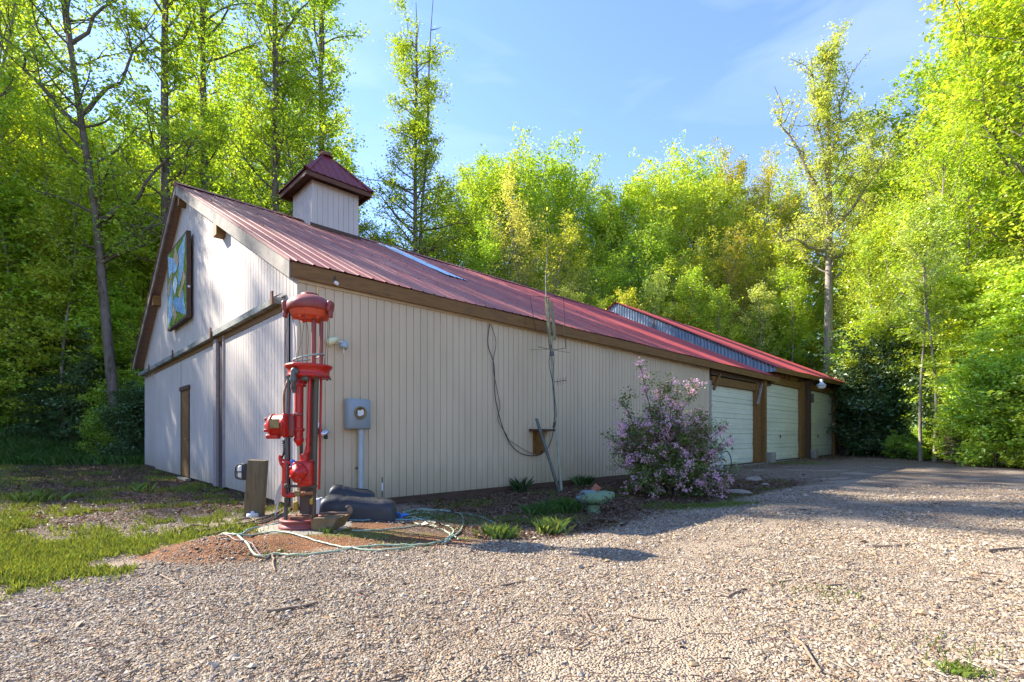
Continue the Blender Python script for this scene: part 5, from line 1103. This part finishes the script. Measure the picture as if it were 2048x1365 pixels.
for i, (px, Y) in enumerate(((1760, 27), (1820, 25.5), (1880, 24), (1940, 22.5), (2000, 21), (2060, 20), (1720, 31), (1790, 31), (1850, 29), (1920, 27), (1990, 25), (2110, 19.5), (2050, 17.6), (1975, 19.2), (2120, 23), (1700, 35))):
    x, y = at_px(px, Y); tree(('young1', 'young2')[i % 2], x, y, (.85, 1.0, .95)[i % 3], ('spring', 'yellow', 'spring')[i % 3], 'low layered bright green tree at the edge of the right woods', 'understory_tree', 'understory at the right edge of the lot')
for i, (px, Y) in enumerate(((1965, 18.5), (2010, 17.5), (2045, 16.7), (1845, 22.3), (1790, 23.5), (1990, 17.0), (2080, 16.2), (1925, 19.5))):
    x, y = at_px(px, Y); tree('brush1', x, y, (1.0, .8, 1.1)[i % 3]*(1 if px > 1900 else .45), 'spring', 'bright green bush at the right edge of the gravel', 'bush', 'bushes edging the lot at right', cat='bush')
for i, (px, Y, s_) in enumerate(((1706, 29.5, 1.0), (1735, 27.5, 1.0), (1768, 26, 1.05), (1805, 25.3, .95), (1845, 24.3, .85), (1880, 22.5, .75), (1720, 32, 1.1))):
    x, y = at_px(px, Y); tree('rhodo', x, y, s_, 'rhodo', 'dark glossy rhododendron between the garage end and the right woods', 'rhododendron', 'rhododendrons beside the garage', cat='shrub')
for i, (px, Y, s_) in enumerate(((40, 21.5, .7), (110, 22.5, .8), (180, 21.5, .75), (240, 21.3, .8), (270, 20, .6), (-20, 20, .8), (75, 20.5, .5), (205, 20.3, .5), (145, 24.5, .9), (250, 24, .9))):
    x, y = at_px(px, Y); tree('brush1' if i % 2 else 'rhodo', x, y, s_*(1.2 if i % 2 else .9), 'mid' if i % 2 else 'rhodo', 'dark low shrub on the shaded bank left of the barn', 'shrub', 'shrubs on the left bank', cat='shrub')
for i, (px, Y, s_) in enumerate(((1842, 21.2, .72), (1868, 20.4, .66), (1705, 33, .8), (1580, 34.5, .8), (1510, 34.5, .75), (1448, 34, .7), (1395, 34.6, .8), (1322, 34, .75), (1262, 33.5, .7), (1215, 34, .7), (1130, 33, .7), (1750, 29, .8), (1915, 23.5, .85), (1960, 25, .9), (1560, 37, .95), (1340, 37, .95), (1170, 36.5, .9))):
    x, y = at_px(px, Y); tree('pole', x, y, s_, ('spring', 'pale', 'yellow')[i % 3], 'slim pale bare-stemmed tree with a small high crown', 'slim_tree', 'slim pale trees along the wood edge')
for i, (px, Y, s_) in enumerate(((22, 21, .9), (75, 22, .8), (128, 21, .75), (170, 23, .85), (212, 22, .7), (262, 23.5, .8), (-5, 24, .9))):
    x, y = at_px(px, Y); tree('pole', x, y, s_, 'spring', 'thin dark sapling stem in the undergrowth left of the barn', 'sapling', 'saplings left of the barn')
# dark woods far behind, closing the gaps
def far_woods():
    rs = np.random.RandomState(77); n = 90000
    a = rs.uniform(-1.15, 1.25, n); Y = rs.uniform(52, 78, n); x = a*Y; z = height(x, Y)+rs.rand(n)**1.1*np.where(a < -.55, 7.0, 11.0)*(.7+.6*fbm(x, Y, .12))
    x, Y, z = x, Y, z
    s = .5*np.exp(rs.randn(n)*.3); me = leafmesh('far_woods', np.stack([x, Y, z], 1), s, rs)
    o = bpy.data.objects.new('far_woods', me); o.color = (*leafc('mid'), 1); COL.objects.link(o); tag(o, 'far mass of green woods on the hillside behind all the trees', 'woods', kind='stuff')
far_woods()

# ------------------------------------------------------------------ firewood pile at the right edge
ORD0 = 'one two three four five six seven eight nine'.split(); rs_ = random.Random(4); c0 = Vector((*at_px(1925, 19.3), 0)); lm_ = None
for r in range(9):
    for k in range(7):
        loc = c0+Vector((k*.17+(r % 2)*.085-.5, k*.05, .09+r*.15+gz(c0.x, c0.y)))
        if lm_ is None:
            mb = MB(); mb.lathe((0, 0, 0), [(0, -.25), (.07, -.25), (.078, -.2), (.075, .2), (.07, .25), (0, .25)], 9, Matrix.Rotation(R(90), 3, 'X'), False); o = mb.build('firewood_log', M['log_end'], None, True); lm_ = o.data
        else: o = bpy.data.objects.new('firewood_log', lm_); COL.objects.link(o)
        o.location = loc; o.rotation_euler = (rs_.uniform(-.04, .04), rs_.uniform(0, 3), rs_.uniform(-.05, .05)); o.scale = (rs_.uniform(.85, 1.15),)*3
        tag(o, 'dark log, place %s from left in row %s from the ground of the firewood stack' % (ORD0[k], ORD0[r]), 'log', 'firewood stack')

# ------------------------------------------------------------------ flowering azalea
def azalea():
    rs = np.random.RandomState(5); bx, by = at_px(1333, 9.8); bz = gz(bx, by)
    root = empty('flowering_shrub', (bx, by, bz), 0, 'big loose azalea covered in lilac-pink blossom in front of the long wall', 'flowering shrub')
    mb = MB(); T = []; 
    tips = [(-.55, 0, 2.62, 9), (.62, .1, 2.25, 9), (.05, -.1, 2.2, 6), (.95, .1, 1.75, 8), (1.15, 0, 1.35, 8), (-.95, 0, 1.9, 4), (-1.2, 0, 1.15, 3), (.3, .2, 2.05, 5), (1.1, -.1, .75, 4)]
    for i in range(70):
        a = i*2.4; q_ = ((i+.5)/70)**.6; r = q_*1.18; tips.append((r*math.cos(a)*1.0, r*math.sin(a)*.85, (.45+1.6*rs.rand())*(1.08-.45*q_), rs.randint(2, 7)))
    for i in range(12):
        a = rs.uniform(3.3, 6.2); tips.append((1.0*math.cos(a)+.1, 1.0*math.sin(a), .12+.35*rs.rand(), rs.randint(3, 8)))
    FL = []; LF = []
    for (x, y, z, fl_) in tips:
        st = np.array([rs.randn()*.12, rs.randn()*.12, 0]); en = np.array([x, y, z]); n = 8
        mid = st*.5+en*.5+np.array([-x*.18, -y*.18, .12*z]); pts = [(1-t)**2*st+2*(1-t)*t*mid+t*t*en+rs.randn(3)*.02 for t in [k/n for k in range(n+1)]]
        mb.tube(pts, [.018*(1-.8*k/n)+.003 for k in range(n+1)], 5, False)
        for k in range(9):
            g = .3+.7*rs.rand(); i = min(int(g*n), n-1); p = pts[i]; d = rs.randn(3)*.5+(en-st)/np.linalg.norm(en-st)*.6+np.array([0, 0, .3]); d /= np.linalg.norm(d)
            q_ = p+d*rs.uniform(.14, .34); mb.tube([p, (p+q_)/2+rs.randn(3)*.01, q_], [.005, .004, .003], 4, False)
            for _ in range(3): LF.append(q_+rs.randn(3)*.05)
            LF.append((p+q_)/2)
            if rs.rand() < .10+.06*fl_: FL.append(q_+d*.03)
        for _ in range(fl_): FL.append(pts[rs.randint(5, 9)]+rs.randn(3)*.05)
    o = mb.build('stems', M['bark'], root, True)
    C = np.array(LF); n = 46000; pos = C[rs.randint(0, len(C), n)]+rs.randn(n, 3)*.05
    me = leafmesh('leaves', pos, .046*np.exp(rs.randn(n)*.3), rs, .4, asp=.5, m='leaf_dark'); o = bpy.data.objects.new('leaves', me); o.color = (.12, .16, .016, 1); o.parent = root; COL.objects.link(o)
    C = np.array(FL); k = 15; c = np.repeat(C, k, 0)+rs.randn(len(C)*k, 3)*.04; m_ = len(c)
    pet = np.repeat(c, 4, 0); ang_ = np.tile(np.arange(4)*1.57, m_); off = np.stack([np.cos(ang_), rs.randn(m_*4)*.5, np.sin(ang_)], 1)*.012; pet = pet+off
    me = leafmesh('blossoms', pet, np.full(len(pet), .023), rs, .1, asp=.8, m='petal', nrm=np.array([-.2, -.5, .2])); o = bpy.data.objects.new('blossoms', me); o.color = (.92, .55, .62, 1); o.parent = root; COL.objects.link(o)
azalea()

# where several trees share a description, say which one counting from the left
ORD = 'first second third fourth fifth sixth seventh eighth ninth tenth eleventh twelfth thirteenth fourteenth fifteenth sixteenth seventeenth eighteenth nineteenth twentieth'.split()
byl = {}
for k, o in sorted(TREES, key=lambda q_: q_[0]): byl.setdefault(o['label'], []).append(o)
for lab, os_ in byl.items():
    if len(os_) > 1:
        for i, o in enumerate(os_): o['label'] = ORD[i]+' from left, '+lab
# ------------------------------------------------------------------ grass, weeds, dead leaves
def blades(name, P, Hh, rs, color, label, wdt=.0045, bend=.6):
    n = len(P); z = height(P[:, 0], P[:, 1]); b = np.stack([P[:, 0], P[:, 1], z-.004], 1); a = rs.uniform(0, 6.28, n); d = np.stack([np.cos(a), np.sin(a), np.zeros(n)], 1)
    sd_ = np.stack([-np.sin(a), np.cos(a), np.zeros(n)], 1)*wdt*np.exp(rs.randn(n)*.3)[:, None]*(1+Hh/.1*.3)[:, None]; H_ = Hh[:, None]; bd = (rs.rand(n)*bend)[:, None]; up_ = np.array([0, 0, 1.0])
    m1 = b+up_*H_*.55+d*H_*bd*.3; t = b+up_*H_*(1-.25*bd)+d*H_*bd
    v = np.stack([b-sd_, b+sd_, m1+sd_*.8, t, m1-sd_*.8], 1).reshape(-1, 3); f = np.arange(n*5).reshape(-1, 5)
    me = bpy.data.meshes.new(name); fast_mesh(me, v, f); add_col(me, 'lv', np.repeat(rs.rand(n, 3), 5, 0)); me.materials.append(M['grass'])
    o = bpy.data.objects.new(name, me); o.color = (*color, 1); COL.objects.link(o); return tag(o, label, 'grass', kind='stuff')
rs = np.random.RandomState(42)
n = 900000; y = 3.2+17*rs.rand(n)**1.7; x = -3.0-rs.rand(n)*(1.05*y-1.0+1.5); g, l, c, f, fo = masks(x, y)
k = (rs.rand(n) < sm(.15, .85, g+(fbm(x, y, 2.6)-.47)*1.3+(fbm(x, y, 9.)-.47)*1.2)**1.5*np.clip(1.4-y/28, .3, 1)) & (x > -1.1*y-1) ; P2 = np.stack([x[k], y[k]], 1)[:280000]
blades('grass', P2, (.018+.06*rs.rand(len(P2))**3)*(.6+.9*fbm(P2[:, 0], P2[:, 1], 1.7))*(1+P2[:, 1]/30), rs, (.20, .25, .045), 'short patchy bright green grass at the left of the lot', .0024)
n = 60000; y = 18+4.5*rs.rand(n); x = -22+8.5*rs.rand(n); k = fbm(x, y, .5) > .42; P2 = np.stack([x[k], y[k]], 1)
blades('tall_grass', P2, .15+.25*rs.rand(len(P2)), rs, (.07, .16, .015), 'soft tall grass at the foot of the left bank', .004)
n = 90000; s = 1+11*rs.rand(n); t = -4.0*rs.rand(n); x = C0.x+U.x*s+V.x*t; y = C0.y+U.y*s+V.y*t; g, l, c, f, fo = masks(x, y); k = rs.rand(n) < .6*sm(.3, .8, g+.12+(fbm(x, y, 3)-.47)*1.5)*sm(-2.0, 0.2, -np.abs(s-6)+5); P2 = np.stack([x[k], y[k]], 1)
p_ = []
for (px, py, r, m_) in ((410, 1072, .5, 500), (500, 1066, .3, 60), (700, 1072, .5, 60), (860, 1036, .5, 350), (930, 1048, .4, 250), (800, 1092, .35, 90), (560, 1112, .25, 60), (1100, 1045, .5, 1500), (1340, 1015, .6, 1500), (1430, 1012, .7, 1500), (1590, 928, 1.2, 2500), (1925, 1345, .12, 70), (1900, 1300, .3, 60), (1655, 1190, .3, 90)):
    q_ = G(px, py); p_.append(np.stack([q_.x+rs.randn(m_)*r*.5, q_.y+rs.randn(m_)*r*.35], 1))
P2 = np.concatenate([P2]+p_); s, t = ST(P2[:, 0], P2[:, 1]); P2 = P2[~((s > -.02) & (t > -.02))]
blades('weeds', P2, .02+.045*rs.rand(len(P2)), rs, (.14, .20, .03), 'thin weedy grass along the wall bed and round the mound', .0026)
def tuft(px, py, n_, r, h, label, col=(.19, .27, .04)):
    n_ = int(n_*2.6)
    q_ = G(px, py); rr = np.random.RandomState(int(px)); P2 = np.stack([q_.x+rr.randn(n_)*r*.7, q_.y+rr.randn(n_)*r*.5], 1); o = blades('grass_tuft', P2, h*(.4+.6*rr.rand(n_)), rr, col, label, .0010, .9); del o['kind']; o['group'] = 'grass tufts by the wall'
tuft(1105, 1070, 60, .11, .26, 'bright arching grass tuft in front of the antenna mast'); tuft(1125, 1025, 260, .16, .26, 'tall dense grass clump at the foot of the antenna mast', (.07, .16, .02)); tuft(1078, 1030, 160, .16, .2, 'soft dark grass clump left of the mast foot', (.07, .15, .02))
tuft(1000, 1078, 110, .12, .2, 'spiky grass tuft at the end of the teal hose'); tuft(812, 985, 26, .1, .38, 'thin dark weed against the siding beyond the black cover', (.05, .1, .02)); tuft(1040, 985, 26, .1, .4, 'thin dark weed against the siding left of the leaning pipe', (.05, .1, .02)); tuft(1165, 972, 60, .12, .3, 'small fern-like weed against the siding right of the mast', (.06, .13, .02)); tuft(655, 1066, 30, .06, .09, 'little green sprig at the front of the rusty hood'); tuft(1920, 1350, 30, .05, .07, 'small pale weed at the bottom right of the gravel'); tuft(70, 1005, 60, .25, .25, 'wispy weed in the shade at the left edge'); tuft(285, 985, 26, .12, .28, 'lone seedling standing in the shaded litter by the gable')
# dead leaves
n = 60000; s = np.concatenate([.6+12.5*rs.rand(n//2), -3.2*rs.rand(n//4), 14+16*rs.rand(n//8), 0*rs.rand(n//8)]); t = np.concatenate([-3.9*rs.rand(n//2)**.8, .3+16*rs.rand(n//4), -2.6*rs.rand(n//8)**2, 0*rs.rand(n//8)])
x = C0.x+U.x*s+V.x*t; y = C0.y+U.y*s+V.y*t; m8 = n//8; ex = 14+8*rs.rand(m8); x[-m8:] = ex; y[-m8:] = 15+12*rs.rand(m8)
g, l, c, f, fo = masks(x, y); k = rs.rand(n) < l*.75+.06; x, y = x[k], y[k]
C_ = np.stack([x, y, height(x, y)+.012+.02*rs.rand(len(x))], 1); n2 = 26000; bx = -22+8*rs.rand(n2); by = 18+9*rs.rand(n2); C2 = np.stack([bx, by, height(bx, by)+.03], 1)
me = leafmesh('leaf_litter', np.concatenate([C_, C2]), np.concatenate([.045*np.exp(rs.randn(len(C_))*.35), .1*np.ones(n2)]), rs, 1.6, m='litter'); o = bpy.data.objects.new('leaf_litter', me); o.color = (.15, .085, .05, 1); COL.objects.link(o); tag(o, 'brown dead leaves scattered along the wall bed and the bank', 'leaf litter', kind='stuff')
# chips, twiglets and clods that break up the gravel
n = 2600; y = 2.0+11*rs.rand(n)**1.5; x = rs.uniform(-1.1, 1.1, n)*y; g, l, c, f, fo = masks(x, y); s, t = ST(x, y); k = ~((t > -.2) & (s > -.2)); x, y = x[k], y[k]; n = len(x)
a = rs.uniform(0, 6.28, n); L_ = .02+.06*rs.rand(n)**2; z = height(x, y)+.012; d = np.stack([np.cos(a), np.sin(a), rs.randn(n)*.12], 1)*L_[:, None]; sd_ = np.stack([-np.sin(a), np.cos(a), 0*a], 1)*.0022; c_ = np.stack([x, y, z], 1); up_ = np.array([0, 0, .004])
v = np.stack([c_-d-sd_, c_-d+sd_, c_-d+up_, c_+d-sd_, c_+d+sd_, c_+d+up_], 1).reshape(-1, 3); b6 = (np.arange(n)*6)[:, None]
f = np.concatenate([b6+np.array(q_) for q_ in ((0, 3, 5, 2), (2, 5, 4, 1), (1, 4, 3, 0))])
lvv = np.repeat(rs.rand(n, 3), 6, 0); stuff_mesh('twig_litter', v, f, lvv, M['litter'], (.22, .14, .09), 'small twigs and stems strewn over the gravel', 'twigs')
